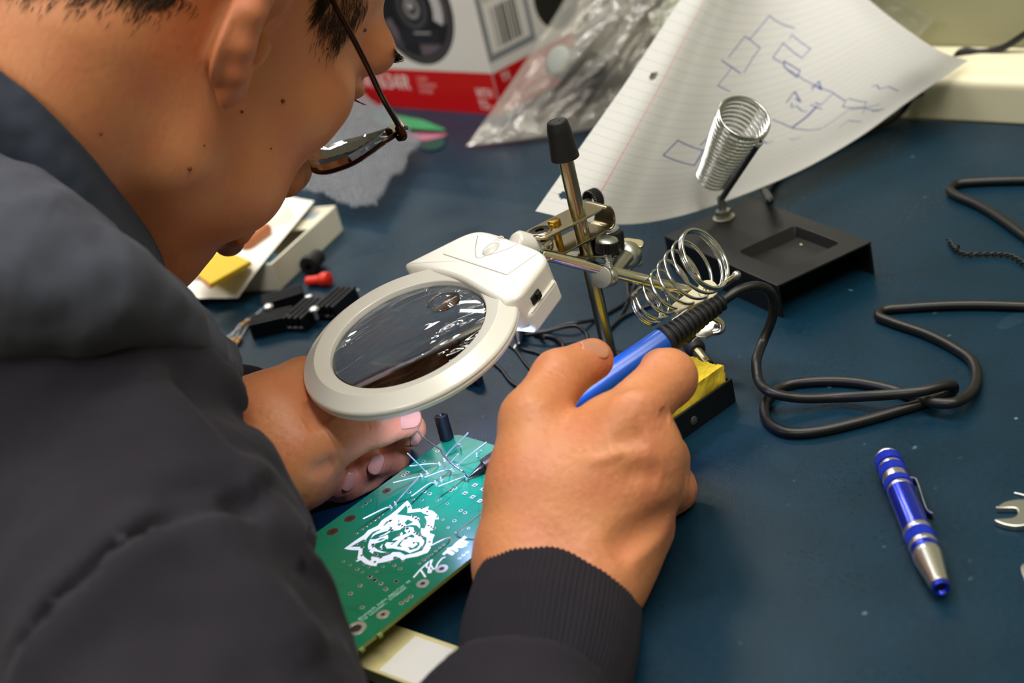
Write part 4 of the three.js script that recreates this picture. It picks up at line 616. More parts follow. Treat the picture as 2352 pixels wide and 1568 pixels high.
  const ringGeo = (x, y, rx, rIn) => { const s = new THREE.Shape(circle(0, 0, rx, 32).map(([a, b]) => new THREE.Vector2(a, b))); s.holes.push(new THREE.Path(circle(0, 0, rIn, 24).map(([a, b]) => new THREE.Vector2(a, b)))); const e = new THREE.ExtrudeGeometry(s, { depth: 0.00003, bevelEnabled: true, bevelSize: 0.00005, bevelThickness: 0.00004, bevelSegments: 1, curveSegments: 8 }); const [a, b] = inv(x, y); return xf(e, M4(P(a, b, h + 0.00008), X, Z.clone().negate(), YUP)); };
  const discGeo = (x, y, r, dy) => { const [a, b] = inv(x, y); return lathe([[0, r], [0.00004, r], [0.00004, 0]], P(a, b, h + dy), YUP, 20); };
  for (const [x, y, r, ri, m] of [[1014.7, 1306, 0.0024, 0.0011, padM], [971, 1340, 0.0024, 0.001, padM], [880, 1411, 0.0024, 0.0009, padM], [818, 1443, 0.0037, 0.0021, padM], [1103, 1240, 0.0024, 0.0011, padM], [804, 1191, 0.0023, 0.0011, brownM], [764, 1221, 0.0023, 0.0011, brownM], [888, 1127, 0.0018, 0.0008, brownM]]) { const pd = part('pad', ringGeo(x, y, r, ri), m, o); part('hole', discGeo(x, y, ri, 0.00008), holeM, pd); }
  for (const [x, y] of [[1068.5, 1133.5], [1086, 1142], [1103, 1151], [1091, 1115], [1110, 1124]]) { const [a, b] = inv(x, y); const pd = part('square_pad', prism([[-0.0011, -0.001], [0.0011, -0.001], [0.0011, 0.001], [-0.0011, 0.001]], 0.0003, M4(P(a, b, h + 0.00005), X, Z.clone().negate(), YUP), 0.0001, [circle(0, 0, 0.0005, 14)]), padM, o); part('hole', discGeo(x, y, 0.0005, 0.0001), holeM, pd); }
  // plated holes: too small to pick apart, one piece
  const vias = [], dots = [], Zv = (x, y) => [780 + x / 7.84, 1140 + y / 7.84];
  for (const [x, y] of [[1810, 40], [1760, 75], [1485, 65], [1335, 50], [1940, 130], [2185, 255], [2262, 295], [1860, 418], [2068, 440], [1955, 562], [2322, 575], [1250, 192], [1480, 222], [1580, 275], [1275, 345], [1325, 370], [1380, 395], [1420, 420], [1550, 495], [1605, 525], [1655, 550], [1700, 575], [1760, 372], [310, 662], [410, 590], [480, 540], [545, 487], [630, 425], [700, 380], [765, 325], [405, 180], [470, 130], [540, 75], [915, 440], [1090, 500], [1130, 525], [1170, 550], [1220, 580], [1350, 650], [1400, 675], [1445, 700], [1495, 725], [1195, 755], [1070, 685], [945, 615], [460, 800], [310, 860], [410, 915], [605, 870], [735, 945], [530, 970], [855, 1022], [660, 1050], [745, 1095], [405, 1060], [550, 1135], [640, 1180], [1000, 1105], [890, 1178], [1135, 1165], [310, 1140], [440, 1220], [525, 1275], [190, 1235], [70, 1172], [320, 1312], [410, 1362], [550, 1445], [635, 1508], [660, 1355], [780, 1265], [985, 1240], [1090, 1300], [1025, 1530], [1480, 915], [1340, 835], [1620, 820], [1880, 875], [1805, 925], [1735, 980], [1660, 1048], [1590, 1090], [1520, 1145], [1435, 1207], [2300, 1010], [2232, 1060], [2160, 1115]]) { const [a, b] = Zv(x, y), big = rnd() < 0.3; vias.push(ringGeo(a, b, big ? 0.00078 : 0.00058, big ? 0.00052 : 0.00040)); dots.push(discGeo(a, b, big ? 0.00052 : 0.00040, 0.00012)); }
  for (const [x, y] of [[805, 1363], [827, 1345], [832, 1395], [886, 1353], [910, 1335], [922, 1385], [934, 1378], [944, 1370], [861, 1332], [875, 1340], [850, 1325], [1005, 1036], [973, 1060], [936, 1085], [927, 1092], [940, 1130], [987, 1134], [1045, 1121], [1036, 1126], [975, 1129]]) { vias.push(ringGeo(x, y, 0.0009, 0.0005)); dots.push(discGeo(x, y, 0.0005, 0.00012)); }
  part('plated_holes', vias, padM, o).userData.kind = 'stuff'; part('hole_bores', dots, holeM, o).userData.kind = 'stuff';
  // cut leads of the components and their solder cones
  const A = (x, y) => [900 + x / 9.8, 980 + y / 9.8], Bq = (x, y) => Zv(x, y);
  const leads = [[A(1183, 765), A(1225, 645), A(1710, 140), 0.011], [A(1487, 900), A(1495, 855), A(2125, 352), 0.010], [A(1110, 1200), A(1105, 1120), A(1200, 955), 0.004, A(1490, 620), 0.012], [A(1360, 1000), A(1290, 963), A(1190, 975), 0.003, A(745, 1135), 0.005], [A(795, 1050), A(740, 985), A(355, 600), 0.013], [A(1075, 850), A(1000, 832), A(800, 838), 0.003, A(410, 882), 0.006], [A(665, 1110), A(600, 1122), A(30, 1258), 0.006], [[907, 1158], [912, 1150], [961.5, 1095], 0.009], [A(985, 1270), A(900, 1258), [946, 1139], 0.004], [A(1660, 1130), A(1600, 1138), A(1058, 1342), 0.005], [Bq(920, 205), Bq(870, 195), Bq(425, 402), 0.004], [Bq(1995, 785), Bq(1955, 755), Bq(1640, 890), 0.003], [Bq(2105, 695), Bq(2120, 660), [1122, 1165], 0.010], [A(1535, 440), A(1528, 425), A(1500, 395), 0.003], [[1096, 1046], [1098, 1043], [1105, 1035], 0.004]];
  for (const ld of leads) {
    const [j, b, e, he, e2, he2] = ld, J = at2(...j), hx2 = he2 ?? he, E1 = tab(e[0], e[1], h + he), pts = [J, tab(b[0], b[1], h + 0.0012), E1]; if (e2) pts.push(tab(e2[0], e2[1], h + hx2));
    const d = part('lead', tube(pts, 0.00034, 24, 8), MAT.tin, o); part('solder_joint', lathe([[0, 0.0009], [0.0003, 0.0007], [0.0008, 0.00045], [0.0013, 0.0003], [0.0014, 0]], J, YUP, 16), solder, d);
  }
  // parts hanging under the board that hold it off the bench
  for (const [fx, fz, r] of [[0.16, 0.2, 0.006], [0.45, 0.24, 0.008], [0.3, 0.62, 0.007], [0.75, 0.55, 0.006], [0.88, 0.2, 0.005], [0.6, 0.8, 0.005]]) part('capacitor', lathe(sharp([[0, 0], [0, r], [h - t, r], [h - t, 0]]), P(Wb * fx, Hb * fz, 0.0001), YUP, 28), MAT.blackPlastic, o);
  for (const [x, y] of [[872, 1455], [830, 1488]]) { const [a] = inv(x, y); part('board_tab', box(P(a, Hb + 0.0006, h - t / 2), X, YUP, X.clone().cross(YUP), 0.002, t * 0.9, 0.0016, 0.0003), std('#7f8a3c', 0.5), o); }
  // black spacer standing on the far corner
  const s0 = tab(1027, 1008, h), s1 = at(1012, 953, proj(s0).z - 0.003), sd = s1.clone().sub(s0);
  single('standoff', lathe([[0, 0], [0, 0.0027], [0.0003, 0.003], [sd.length() - 0.0003, 0.0029], [sd.length(), 0.0026], [sd.length(), 0.0015], [sd.length() - 0.004, 0.0014], [sd.length() - 0.004, 0]], s0, sd, 28), std('#0a0d12', 0.4), 'small black hollow plastic spacer standing on the far corner of the circuit board', 'spacer', s0);
  // solder wire from the thumb of the left hand to the iron tip
  const wire = [[948, 975, 0.582], [957, 986, 0.5805], [973.5, 1004.5, 0.578], [988, 1016, 0.576], [1002, 1025, 0.5745], [1013, 1034, 0.573], [1019, 1045, 0.571], [1028.6, 1055.5, 0.569], [1041, 1067, 0.567], [1053, 1076, 0.5655], [1063, 1083, 0.5645]].map((p) => at(...p)); wire.push(tab(1073, 1094, h + 0.0014));
  single('solder_wire', tube(wire, 0.00042, 90, 10), std('#c3c6cc', 0.25, 1), 'thin bent solder wire from the left thumb to the iron tip', 'wire', tab(1073, 1094, h));
}

// ---------- white carton with papers, left ----------
{
  const C0 = tab(644, 667), C1 = tab(789, 529), X = C1.clone().sub(C0).setY(0), Lx = X.length(); X.normalize(); const Z = X.clone().cross(YUP).normalize(); if (Z.dot(CRT) > 0) Z.negate();      // X away along the long side, Z to the left
  const topP = (() => { const d = ray(627, 605), t = (C0.x * d.x + C0.z * d.z) / (d.x * d.x + d.z * d.z); return EYE.y + d.y * t; })(), Hc = Math.abs(topP), W = 0.12, th = 0.0016, P = (x, z, y) => C0.clone().addScaledVector(X, x).addScaledVector(Z, z).setY(y);
  const o = thing('carton_tray', 'open white cardboard carton with papers lying on it, left of the red plug', 'box', P(Lx / 2, W / 2, 0)), card = std('#e9e4d2', 0.6);
  const bx = (x, z, y, w, hh, d) => box(P(x, z, y), X, YUP, X.clone().cross(YUP), w, hh, d, 0.0005);
  part('side_panel', bx(Lx / 2, th / 2, Hc / 2, Lx, Hc, th), card, o); part('side_panel', bx(Lx / 2, W - th / 2, Hc / 2, Lx, Hc, th), card, o); part('end_panel', bx(th / 2, W / 2, Hc / 2, th, Hc, W - 2 * th), card, o); part('end_panel', bx(Lx - th / 2, W / 2, Hc / 2, th, Hc, W - 2 * th), card, o); part('floor_panel', bx(Lx / 2, W / 2, th / 2, Lx - 2 * th, th, W - 2 * th), card, o);
  part('inner_flap', bx(Lx * 0.8, 0.016, Hc * 0.9, Lx * 0.36, 0.0012, 0.026), std('#d6cfb8', 0.6), o); part('printed_patch', bx(Lx * 0.86, 0.015, Hc * 0.9 + 0.0008, Lx * 0.13, 0.0003, 0.014), std('#8b98a4', 0.6), o); part('blue_mark', bx(Lx * 0.08, 0.0055, Hc + 0.0001, 0.013, 0.0003, 0.0035), std('#3f8fc0', 0.6), o);
  // white sheet on top
  const hS = Hc + 0.0015, A = tab(604, 604, hS), Bp = tab(721, 462, hS + 0.002), D = tab(547, 684, 0.004), Cc = tab(430, 470, hS), Eb = tab(380, 692, 0.012);
  const S = thing('white_sheet', 'white sheet of paper drooping over the open white carton', 'paper', A.clone());
  part('page', sheet(50, 40, (u, v) => { const edge = curveAt([D, D.clone().lerp(A, 0.55).setY(Hc * 0.72), A, A.clone().lerp(Bp, 0.5), Bp], v), far = curveAt([tab(250, 690, 0.012), tab(280, 620, Hc * 0.7), tab(330, 560, hS), tab(420, 500, hS), tab(520, 430, hS)], v), p = edge.lerp(far, u); p.y += 0.0012 * n2(u * 3, v * 3) * u; return p; }, 0.0003), std('#f2efe4', 0.65), S);
  const yq = [[444, 629], [512, 578], [577, 607], [486, 659]].map(([x, y]) => tab(x, y, hS + 0.0012));
  { const ctr = yq.reduce((a, b) => a.add(b), V(0, 0, 0)).divideScalar(4); yq[0] = tab(444, 629, hS + 0.0012); const s = new THREE.Shape([[444, 629], [512, 578], [577, 607], [486, 659]].map(([x, y]) => tab(x, y, hS + 0.0012)).map((p) => new THREE.Vector2(p.x - ctr.x, -(p.z - ctr.z)))), g = new THREE.ExtrudeGeometry(s, { depth: 0.0025, bevelEnabled: true, bevelSize: 0.0002, bevelThickness: 0.0002, bevelSegments: 1 }); g.rotateX(-Math.PI / 2); g.translate(ctr.x, ctr.y - 0.0005, ctr.z); single('yellow_pad', g, std('#d9b41c', 0.6), 'flat yellow square pad lying on the white sheet', 'note pad', ctr); }
  { const a = tab(560, 566, hS + 0.004), b = tab(616, 523, hS + 0.004); single('brown_stick', lathe([[0, 0], [0.001, 0.0035], [0.004, 0.0045], [a.distanceTo(b) - 0.004, 0.0045], [a.distanceTo(b) - 0.001, 0.0035], [a.distanceTo(b), 0]], a, b.clone().sub(a), 24), std('#b8704a', 0.45), 'small rounded orange-brown stick on the white sheet', 'stick', a); }
  { const a = tab(646, 508, hS + 0.001); single('plastic_dome', lathe([[0, 0.009], [0.004, 0.009], [0.008, 0.007], [0.01, 0.003], [0.0103, 0]], a, YUP, 30), film('#f4f6f2', 0.9, 0.06), 'small clear plastic dome on the white sheet', 'dome', a); }
  { const a = tab(448, 641, hS + 0.002), b = tab(482, 660, hS + 0.002); single('pink_wire', tube([tab(430, 640, hS + 0.002), a, a.clone().lerp(b, 0.5).setY(hS + 0.004), b], 0.0007, 30, 8), std('#c9806c', 0.5), 'short pinkish wire beside the yellow pad', 'wire', a); }
}
// ---------- small parts on the bench, left ----------
{ // black rubber boot and red plug
  const a = tab(708, 612, 0.006), b = tab(731, 588, 0.006), o = thing('rubber_boot', 'small black rubber boot lying against the white carton', 'boot', tab(718, 602));
  part('sleeve', lathe(sharp([[0, 0.002], [0, 0.006], [0.004, 0.0062], [0.0045, 0.0052], [a.distanceTo(b), 0.0048], [a.distanceTo(b), 0.002]]), a, b.clone().sub(a), 26), MAT.blackRubber, o);
  const c = tab(706, 646, 0.0030), d = tab(756, 640, 0.0042), L = c.distanceTo(d), q = thing('red_plug', 'small red plastic plug lying on its side left of the heat sinks', 'plug', tab(728, 645));
  part('shank', lathe(sharp([[0, 0], [0, 0.0028], [L * 0.7, 0.0030], [L * 0.7, 0]]), c, d.clone().sub(c), 28), std('#e02a17', 0.45), q); part('head', lathe([[L * 0.6, 0], [L * 0.62, 0.0036], [L * 0.72, 0.0042], [L * 0.95, 0.0042], [L * 1.02, 0.0036], [L * 1.05, 0]], c, d.clone().sub(c), 28), std('#e02a17', 0.45), q);
}
{ // finned heat sinks
  const make = (x, y, hh, ax, ay, L, label) => {
    const c = tab(x, y, hh), d = tab(x + ax, y + ay, hh).sub(c).setY(0).normalize(), s = d.clone().cross(YUP).normalize(), o = thing('heat_sink', label, 'heat sink', c.clone().setY(0), 'heat sinks by the white carton');
    const W = 0.013, H = 0.009, prof = [[-W / 2, 0], [W / 2, 0], [W / 2, 0.003]]; const n = 4; for (let i = n - 1; i >= 0; i--) { const x1 = -W / 2 + (i + 0.45) * W / (n - 0.55), x0 = -W / 2 + i * W / (n - 0.55); prof.push([x1, 0.003], [x1, H], [x0, H], [x0, 0.003]); } prof.push([-W / 2, 0.003]);
    const m = M4(c.clone().addScaledVector(d, -L / 2).setY(hh), s, YUP, s.clone().cross(YUP)); const sgn = s.clone().cross(YUP).dot(d); if (sgn < 0) m.setPosition(c.clone().addScaledVector(d, L / 2).setY(hh));
    part('finned_block', prism(prof, L, m, 0.0003, [], 1), std('#2b2b2f', 0.32, 0.6), o); part('pin', rod(c.clone().addScaledVector(d, L / 2).addScaledVector(s, 0.004).setY(hh + 0.004), c.clone().addScaledVector(d, L / 2 + 0.004).addScaledVector(s, 0.004).setY(hh + 0.004), 0.0012), MAT.tin, o);
  };
  make(658, 707, 0.0001, 60, -18, 0.024, 'black finned heat sink nearest the white carton'); make(632, 757, 0.0001, 60, -14, 0.024, 'black finned heat sink beside the row of resistors'); make(708, 738, 0.0001, 40, -36, 0.024, 'black finned heat sink in the middle of the heap, below the red plug'); make(780, 712, 0.0001, 40, -36, 0.024, 'black finned heat sink partly behind the lamp ring');
  for (const [x, y, l] of [[617, 706, 'small silver screw on the left heat sinks'], [722, 712, 'small silver screw on the middle heat sink']]) { const p = tab(x, y, 0.0098), o = thing('screw', l, 'screw', p); part('screw_head', lathe([[0, 0.0028], [0.001, 0.0028], [0.0018, 0.0016], [0.0019, 0]], p, YUP, 20), MAT.tin, o); part('screw_shank', rod(p.clone().setY(0.004), p.clone().setY(0.0100), 0.0011), MAT.tin, o); }
}
{ // taped resistors
  const lead = MAT.tin, body = std('#d0a970', 0.5), band = std('#6b3a1e', 0.5);
  const place = (p, u, label) => { const o = thing('resistor', label, 'resistor', p.clone().setY(0), 'resistors beside the heat sinks'); part('body', lathe([[-0.0034, 0], [-0.0034, 0.0009], [-0.003, 0.0013], [-0.0018, 0.0013], [-0.0014, 0.0011], [0.0014, 0.0011], [0.0018, 0.0013], [0.003, 0.0013], [0.0034, 0.0009], [0.0034, 0]], p, u, 18), body, o); for (const k of [-0.0012, 0, 0.0012]) part('band', lathe([[k - 0.00025, 0.00115], [k - 0.00025, 0.00122], [k + 0.00025, 0.00122], [k + 0.00025, 0.00115]], p, u, 18), band, o); part('lead', [rod(p.clone().addScaledVector(u, -0.022), p.clone().addScaledVector(u, -0.003), 0.0003, 0.0003, 8), rod(p.clone().addScaledVector(u, 0.003), p.clone().addScaledVector(u, 0.022), 0.0003, 0.0003, 8)], lead, o); };
  const dir = (x, y, dx, dy) => tab(x + dx, y + dy, 0.002).sub(tab(x, y, 0.002)).normalize();
  place(tab(562, 742, 0.003), dir(562, 742, 20, -16), 'tan resistor nearest the heat sink, above the row of three'); place(tab(524, 787, 0.0016), dir(524, 787, 18, -30), 'leftmost of the three tan resistors lying in a row'); place(tab(535, 785, 0.0016), dir(535, 785, 18, -30), 'middle one of the three tan resistors lying in a row'); place(tab(548, 782, 0.0016), dir(548, 782, 18, -30), 'rightmost of the three tan resistors lying in a row');
}
// ---------- loose wires behind the lamp ----------
{
  const W = (pts, r, label) => { const p = pts.map(([x, y, h]) => tab(x, y, h ?? r)); single('thin_wire', tube(p, r, 90, 8), MAT.thinCable, label, 'wire', p[0].clone()); };
  W([[1197, 727], [1212, 745], [1225, 758], [1250, 775, 0.003]], 0.0009, 'short thin black wire dropping beside the lamp handle');
  W([[1199, 767], [1250, 761], [1301, 745, 0.004], [1327, 741, 0.004], [1364, 734], [1400, 716], [1440, 690], [1460, 655]], 0.0010, 'thin black wire running behind the post to the right');
  W([[1199, 770, 0.003], [1250, 763, 0.005], [1301, 750, 0.006], [1327, 750, 0.006], [1345, 765, 0.003], [1352, 790], [1352, 830]], 0.0010, 'thin black wire bending down in front of the post');
  W([[1228, 769], [1267, 774], [1286, 783, 0.003], [1294, 797, 0.004], [1290, 812], [1284, 840]], 0.0010, 'thin black wire with a tight bend above the thumb');
  W([[1189, 788], [1202, 801], [1233, 810], [1265, 827], [1300, 860]], 0.0008, 'thin black wire ending under the right thumb');
  W([[1150, 780], [1162, 787], [1185, 805], [1206, 833], [1228, 858], [1250, 880]], 0.0008, 'thin black wire crossing to the right hand');
  W([[1110, 808], [1128, 828], [1151, 848], [1174, 877], [1197, 892], [1225, 905]], 0.0009, 'thin grey-black wire nearest the circuit board');
  W([[1385, 790], [1401, 755], [1437, 724], [1480, 706], [1530, 690]], 0.0010, 'thin black wire between the post and the spring');
  W([[1448, 650], [1440, 630, 0.003], [1442, 690], [1420, 735]], 0.0008, 'thin black wire hanging down behind the cross bar');
  const c0 = tab(1188, 722, 0.008), c1 = tab(1192, 788, 0.003), o = thing('insulated_clip', 'dark blue-grey plastic clip on the bench under the lamp handle', 'clip', tab(1190, 770)); part('clip_sleeve', lathe(sharp([[0, 0], [0, 0.0035], [c0.distanceTo(c1) * 0.6, 0.0032], [c0.distanceTo(c1), 0.0012], [c0.distanceTo(c1), 0]]), c0, c1.clone().sub(c0), 20), std('#1b2236', 0.35), o); part('clip_jaw', tube([c1, tab(1186, 792, 0.002), tab(1182, 800, 0.0012)], 0.0008, 16, 8), MAT.steel, o);
  const k = tab(1092, 864, 0.004); single('small_connector', [box(k, ALONG, YUP, ALONG.clone().cross(YUP), 0.006, 0.008, 0.004, 0.0005), box(k.clone().addScaledVector(CRT, -0.0035).setY(0.0018), ALONG, YUP, ALONG.clone().cross(YUP), 0.004, 0.0034, 0.004, 0.0005)], std('#17181c', 0.45), 'tiny dark connector on the bench just behind the lamp ring', 'connector', k.clone().setY(0));
  const d0 = tab(1581, 778, 0.0048), d1 = tab(1602, 808, 0.0045), d2 = tab(1626, 838, 0.0042), q = thing('power_plug', 'black barrel plug with a steel sleeve lying above the yellow sponge', 'plug', tab(1600, 808));
  part('grip', lathe(sharp([[0, 0], [0, 0.0042], [d0.distanceTo(d1) * 0.8, 0.0047], [d0.distanceTo(d1), 0.0036], [d0.distanceTo(d1), 0]]), d0, d1.clone().sub(d0), 26), MAT.blackRubber, q); part('barrel', lathe(sharp([[0, 0], [0, 0.0027], [d1.distanceTo(d2), 0.0027], [d1.distanceTo(d2), 0]]), d1, d2.clone().sub(d1), 26), MAT.nickel, q); part('insulating_tip', lathe(sharp([[0, 0.001], [0, 0.0027], [0.0018, 0.0027], [0.0018, 0.001]]), d2, d2.clone().sub(d1), 26), MAT.blackPlastic, q);
}
// ---------- cables, screwdriver, wrench, right ----------
{
  const r = 0.0024, p = [[2620, 330, r], [2520, 405, r], [2420, 413, r], [2352, 414, r], [2253, 417, r], [2200, 422, r], [2182, 434, r], [2192, 446, r], [2254, 474, r], [2352, 540, r], [2470, 640, r]].map((q) => tab(...q)); single('cable', tube(p, r, 160, 14), MAT.blackCable, 'thick black cable in a sharp bend at the upper right edge', 'cable', p[6].clone());
  const f = (x, y, t) => onPlane(x, y, wall(0, t, 0), INTO), q = [tab(1768, 462, 0.0265), tab(1768, 410, 0.004), tab(1880, 350, 0.0025), tab(2003, 294, 0.0025), tab(2040, 279, 0.003), f(2072, 254, 0.005), f(2098, 220, 0.004), f(2131, 205, -0.004), f(2165, 181, -0.014), f(2189, 142, -0.028), f(2209, 118, -0.03), f(2253, 120, -0.034), f(2302, 110, -0.034), f(2352, 80, -0.034), f(2420, 30, -0.034)]; single('cable', tube(q, 0.0021, 160, 12), MAT.blackCable, 'black cable climbing from behind the paper over the cream wall duct', 'cable', q[3].clone());
  const t = [[2178, 549], [2186, 562], [2196, 574], [2218, 583], [2255, 583], [2290, 583], [2318, 586], [2340, 596], [2356, 608]], o = thing('twisted_wire', 'thin black twisted wire lying between the two thick cables', 'wire', tab(2200, 575));
  for (const s of [0, Math.PI]) { const pts = []; const c = new THREE.CatmullRomCurve3(t.map(([x, y]) => tab(x, y, 0.0015))); for (let i = 0; i <= 120; i++) { const a = i / 120, b = c.getPoint(a), tn = c.getTangent(a), n = tn.clone().cross(YUP).normalize(), ang = a * 50 + s; pts.push(b.addScaledVector(n, 0.0007 * Math.cos(ang)).addScaledVector(YUP, 0.0007 * Math.sin(ang))); } part('strand', tube(pts, 0.00055, 240, 6), MAT.thinCable, o); }
  part('loose_end', tube([tab(2196, 574, 0.002), tab(2203, 566, 0.004), tab(2200, 562, 0.005)], 0.0005, 14, 6), MAT.thinCable, o);
}
{ // pocket screwdriver
  const R = 0.0052, z = (x, y) => tab(1900 + x / 3.564, 980 + y / 3.564, R), a = z(492, 262), b = z(930, 1315), u = b.clone().sub(a), L = u.length(); u.normalize(); const f = (x, y) => z(x, y).sub(a).dot(u);
  const o = thing('screwdriver', 'blue metal pocket screwdriver with silver rings lying on the bench', 'screwdriver', a.clone().lerp(b, 0.5).setY(0)), blue = std('#0f2cc8', 0.25, 0.75, { clearcoat: 0.5, clearcoatRoughness: 0.1 }), silver = std('#d8d7d2', 0.25, 0.95);
  const knurl = grain(256, (x, y) => 0.5 + 0.25 * Math.sin((x + y) * Math.PI / 16) + 0.25 * Math.sin((x - y) * Math.PI / 16)); knurl.repeat.set(7, 1); const blueK = std('#1433cf', 0.4, 0.6, { bumpMap: knurl, bumpScale: 0.0003 });
  const seg = (s0, s1, r0, r1, m, name) => part(name, lathe(sharp([[s0, 0], [s0, r0], [s1, r1], [s1, 0]]), a, u, 48), m, o), F = [f(500, 238), f(520, 300), f(537, 322), f(560, 372), f(582, 430), f(602, 470), f(612, 495)];
  part('end_cap', lathe([[-0.0015, 0], [-0.0015, 0.0036], [-0.0008, 0.0046], [0.0012, 0.0048], [0.0012, 0]], a, u, 48), silver, o);
  const e = [0.0012, L * 0.075, L * 0.105, L * 0.165, L * 0.215, L * 0.26, L * 0.285, L * 0.60, L * 0.63, L * 0.70, L * 0.73, L * 0.765, L * 0.985];
  seg(e[0], e[1], 0.0052, 0.0052, blueK, 'knurled_band'); seg(e[1], e[2], 0.0047, 0.0047, silver, 'silver_ring'); seg(e[2], e[3], 0.0052, 0.0052, blueK, 'knurled_band'); seg(e[3], e[4], 0.0049, 0.0049, silver, 'silver_ring'); seg(e[4], e[5], 0.0052, 0.0052, blueK, 'knurled_band'); seg(e[5], e[6], 0.0048, 0.0048, silver, 'silver_ring'); seg(e[6], e[7], 0.0049, 0.0049, blue, 'barrel'); seg(e[7], e[8], 0.0051, 0.0051, silver, 'silver_ring'); seg(e[8], e[9], 0.0052, 0.0052, blueK, 'knurled_band'); seg(e[9], e[10], 0.0051, 0.0051, silver, 'silver_ring'); seg(e[10], e[11], 0.005, 0.005, blue, 'blue_ring');
  part('nose_cone', lathe(sharp([[e[11], 0], [e[11], 0.005], [e[11] + 0.002, 0.005], [e[12], 0.0031], [e[12], 0]]), a, u, 48), silver, o); part('bit_collar', lathe([[e[12], 0], [e[12], 0.0031], [L + 0.0006, 0.0029], [L + 0.0008, 0.0026], [L + 0.0008, 0.0019], [e[12], 0.0016], [e[12], 0]], a, u, 48), blue, o); part('bit_socket', lathe([[0, 0.0019], [0.0002, 0]], a.clone().addScaledVector(u, e[12] + 0.0008), u, 6), std('#05061c', 0.5), o);
  const s = u.clone().cross(YUP).normalize(); if (s.dot(CRT) < 0) s.negate(); const C = (t, d, y) => a.clone().addScaledVector(u, L * t).addScaledVector(s, d).addScaledVector(YUP, y);
  part('pocket_clip', sheet(3, 40, (w, v) => { const t = 0.20 + 0.31 * v, d = 0.0050 + 0.0016 * smooth(0, 0.08, v) - 0.0009 * smooth(0.1, 0.86, v) + 0.0013 * smooth(0.88, 1, v); return C(t, d, -0.0004 + (w - 0.5) * 0.0034); }, 0.0005), MAT.steel, o);
}
{ // spanner and other bits at the right edge
  const z = (x, y) => { const p = tab(1900 + x / 3.564, 980 + y / 3.564, 0.0022); return [p.x, -p.z]; };
  const flat = (pts, h, y0) => { const s = new THREE.Shape(pts.map(([x, y]) => new THREE.Vector2(x, y))), g = new THREE.ExtrudeGeometry(s, { depth: h - 0.0008, bevelEnabled: true, bevelSize: 0.0004, bevelOffset: -0.0004, bevelThickness: 0.0004, bevelSegments: 2 }); g.rotateX(-Math.PI / 2); g.translate(0, y0 + 0.0004, 0); return g; };
  const sp = roundPoly([[1378, 660], [1450, 612], [1530, 595], [1630, 590], [1720, 615], [1900, 650], [2300, 690], [2300, 760], [1900, 760], [1730, 785], [1620, 805], [1540, 814], [1450, 800], [1366, 766], [1372, 752], [1520, 745], [1556, 722], [1564, 692], [1545, 662], [1388, 662]].map(([x, y]) => z(x, y)), 0.0012, 4);
  single('spanner', flat(sp, 0.0022, 0.0001), std('#b4b4ae', 0.32, 0.95), 'flat steel open-ended spanner poking in at the right edge', 'spanner', tab(2320, 1178));
  const b = roundPoly([[1578, 1140], [1612, 1108], [1800, 1090], [1900, 1240], [1660, 1330], [1608, 1230]].map(([x, y]) => z(x, y)), 0.002, 4); single('steel_plate', flat(b, 0.002, 0.0001), std('#a9aaa6', 0.35, 0.9), 'corner of a flat steel part at the right edge below the spanner', 'metal part', tab(2350, 1310));
  const w = [[1536, 542], [1580, 552], [1640, 566], [1760, 570]].map(([x, y]) => tab(1900 + x / 3.564, 980 + y / 3.564, 0.0005)); single('wire_offcut', tube(w, 0.0004, 20, 7), MAT.tin, 'thin cut wire end just above the spanner', 'wire', w[0].clone());
}
{ // pale case with a white label, bottom of the picture
  const hh = 0.0066, A = tab(917, 1436, hh), B = tab(1062, 1486, hh), C = tab(822, 1507, hh), X = B.clone().sub(A).normalize(), Z = C.clone().sub(A).addScaledVector(X, -C.clone().sub(A).dot(X)).normalize(), Dp = tab(824, 1528, hh).sub(A).dot(Z), o = thing('label_case', 'flat cream plastic case with a white label under the near corner of the circuit board', 'case', A.clone().addScaledVector(X, 0.05).setY(0));
  const P = (x, z, y) => A.clone().addScaledVector(X, x).addScaledVector(Z, z).setY(y), x0 = -0.02, x1 = 0.085;
  part('case_body', box(P((x0 + x1) / 2, Dp / 2, hh / 2 + 0.0002), X, YUP, X.clone().cross(YUP), x1 - x0, hh - 0.0004, Dp, 0.0006), std('#cfc48f', 0.45), o); part('black_seal', box(P((x0 + x1) / 2, -0.0007, hh / 2 - 0.0006), X, YUP, X.clone().cross(YUP), x1 - x0, hh - 0.002, 0.0016, 0.0004), MAT.blackRubber, o);
  const [lx] = [tab(958, 1456, hh).sub(A).dot(X)]; part('white_label', box(P((lx + x1 - 0.004) / 2, Dp / 2 + 0.0006, hh), X, YUP, X.clone().cross(YUP), x1 - 0.004 - lx, 0.0003, Dp - 0.0032, 0.0001, 1), std('#dcdbd8', 0.5), o);
  const g = tab(716, 1142, 0.003); single('clear_button', lathe([[0, 0], [0, 0.005], [0.002, 0.005], [0.0028, 0.0035], [0.003, 0]], g.clone().setY(0.0001), YUP, 26), film('#dfe4ea', 0.8, 0.08), 'small clear plastic disc on the bench under the left hand', 'disc', g.clone().setY(0));
}

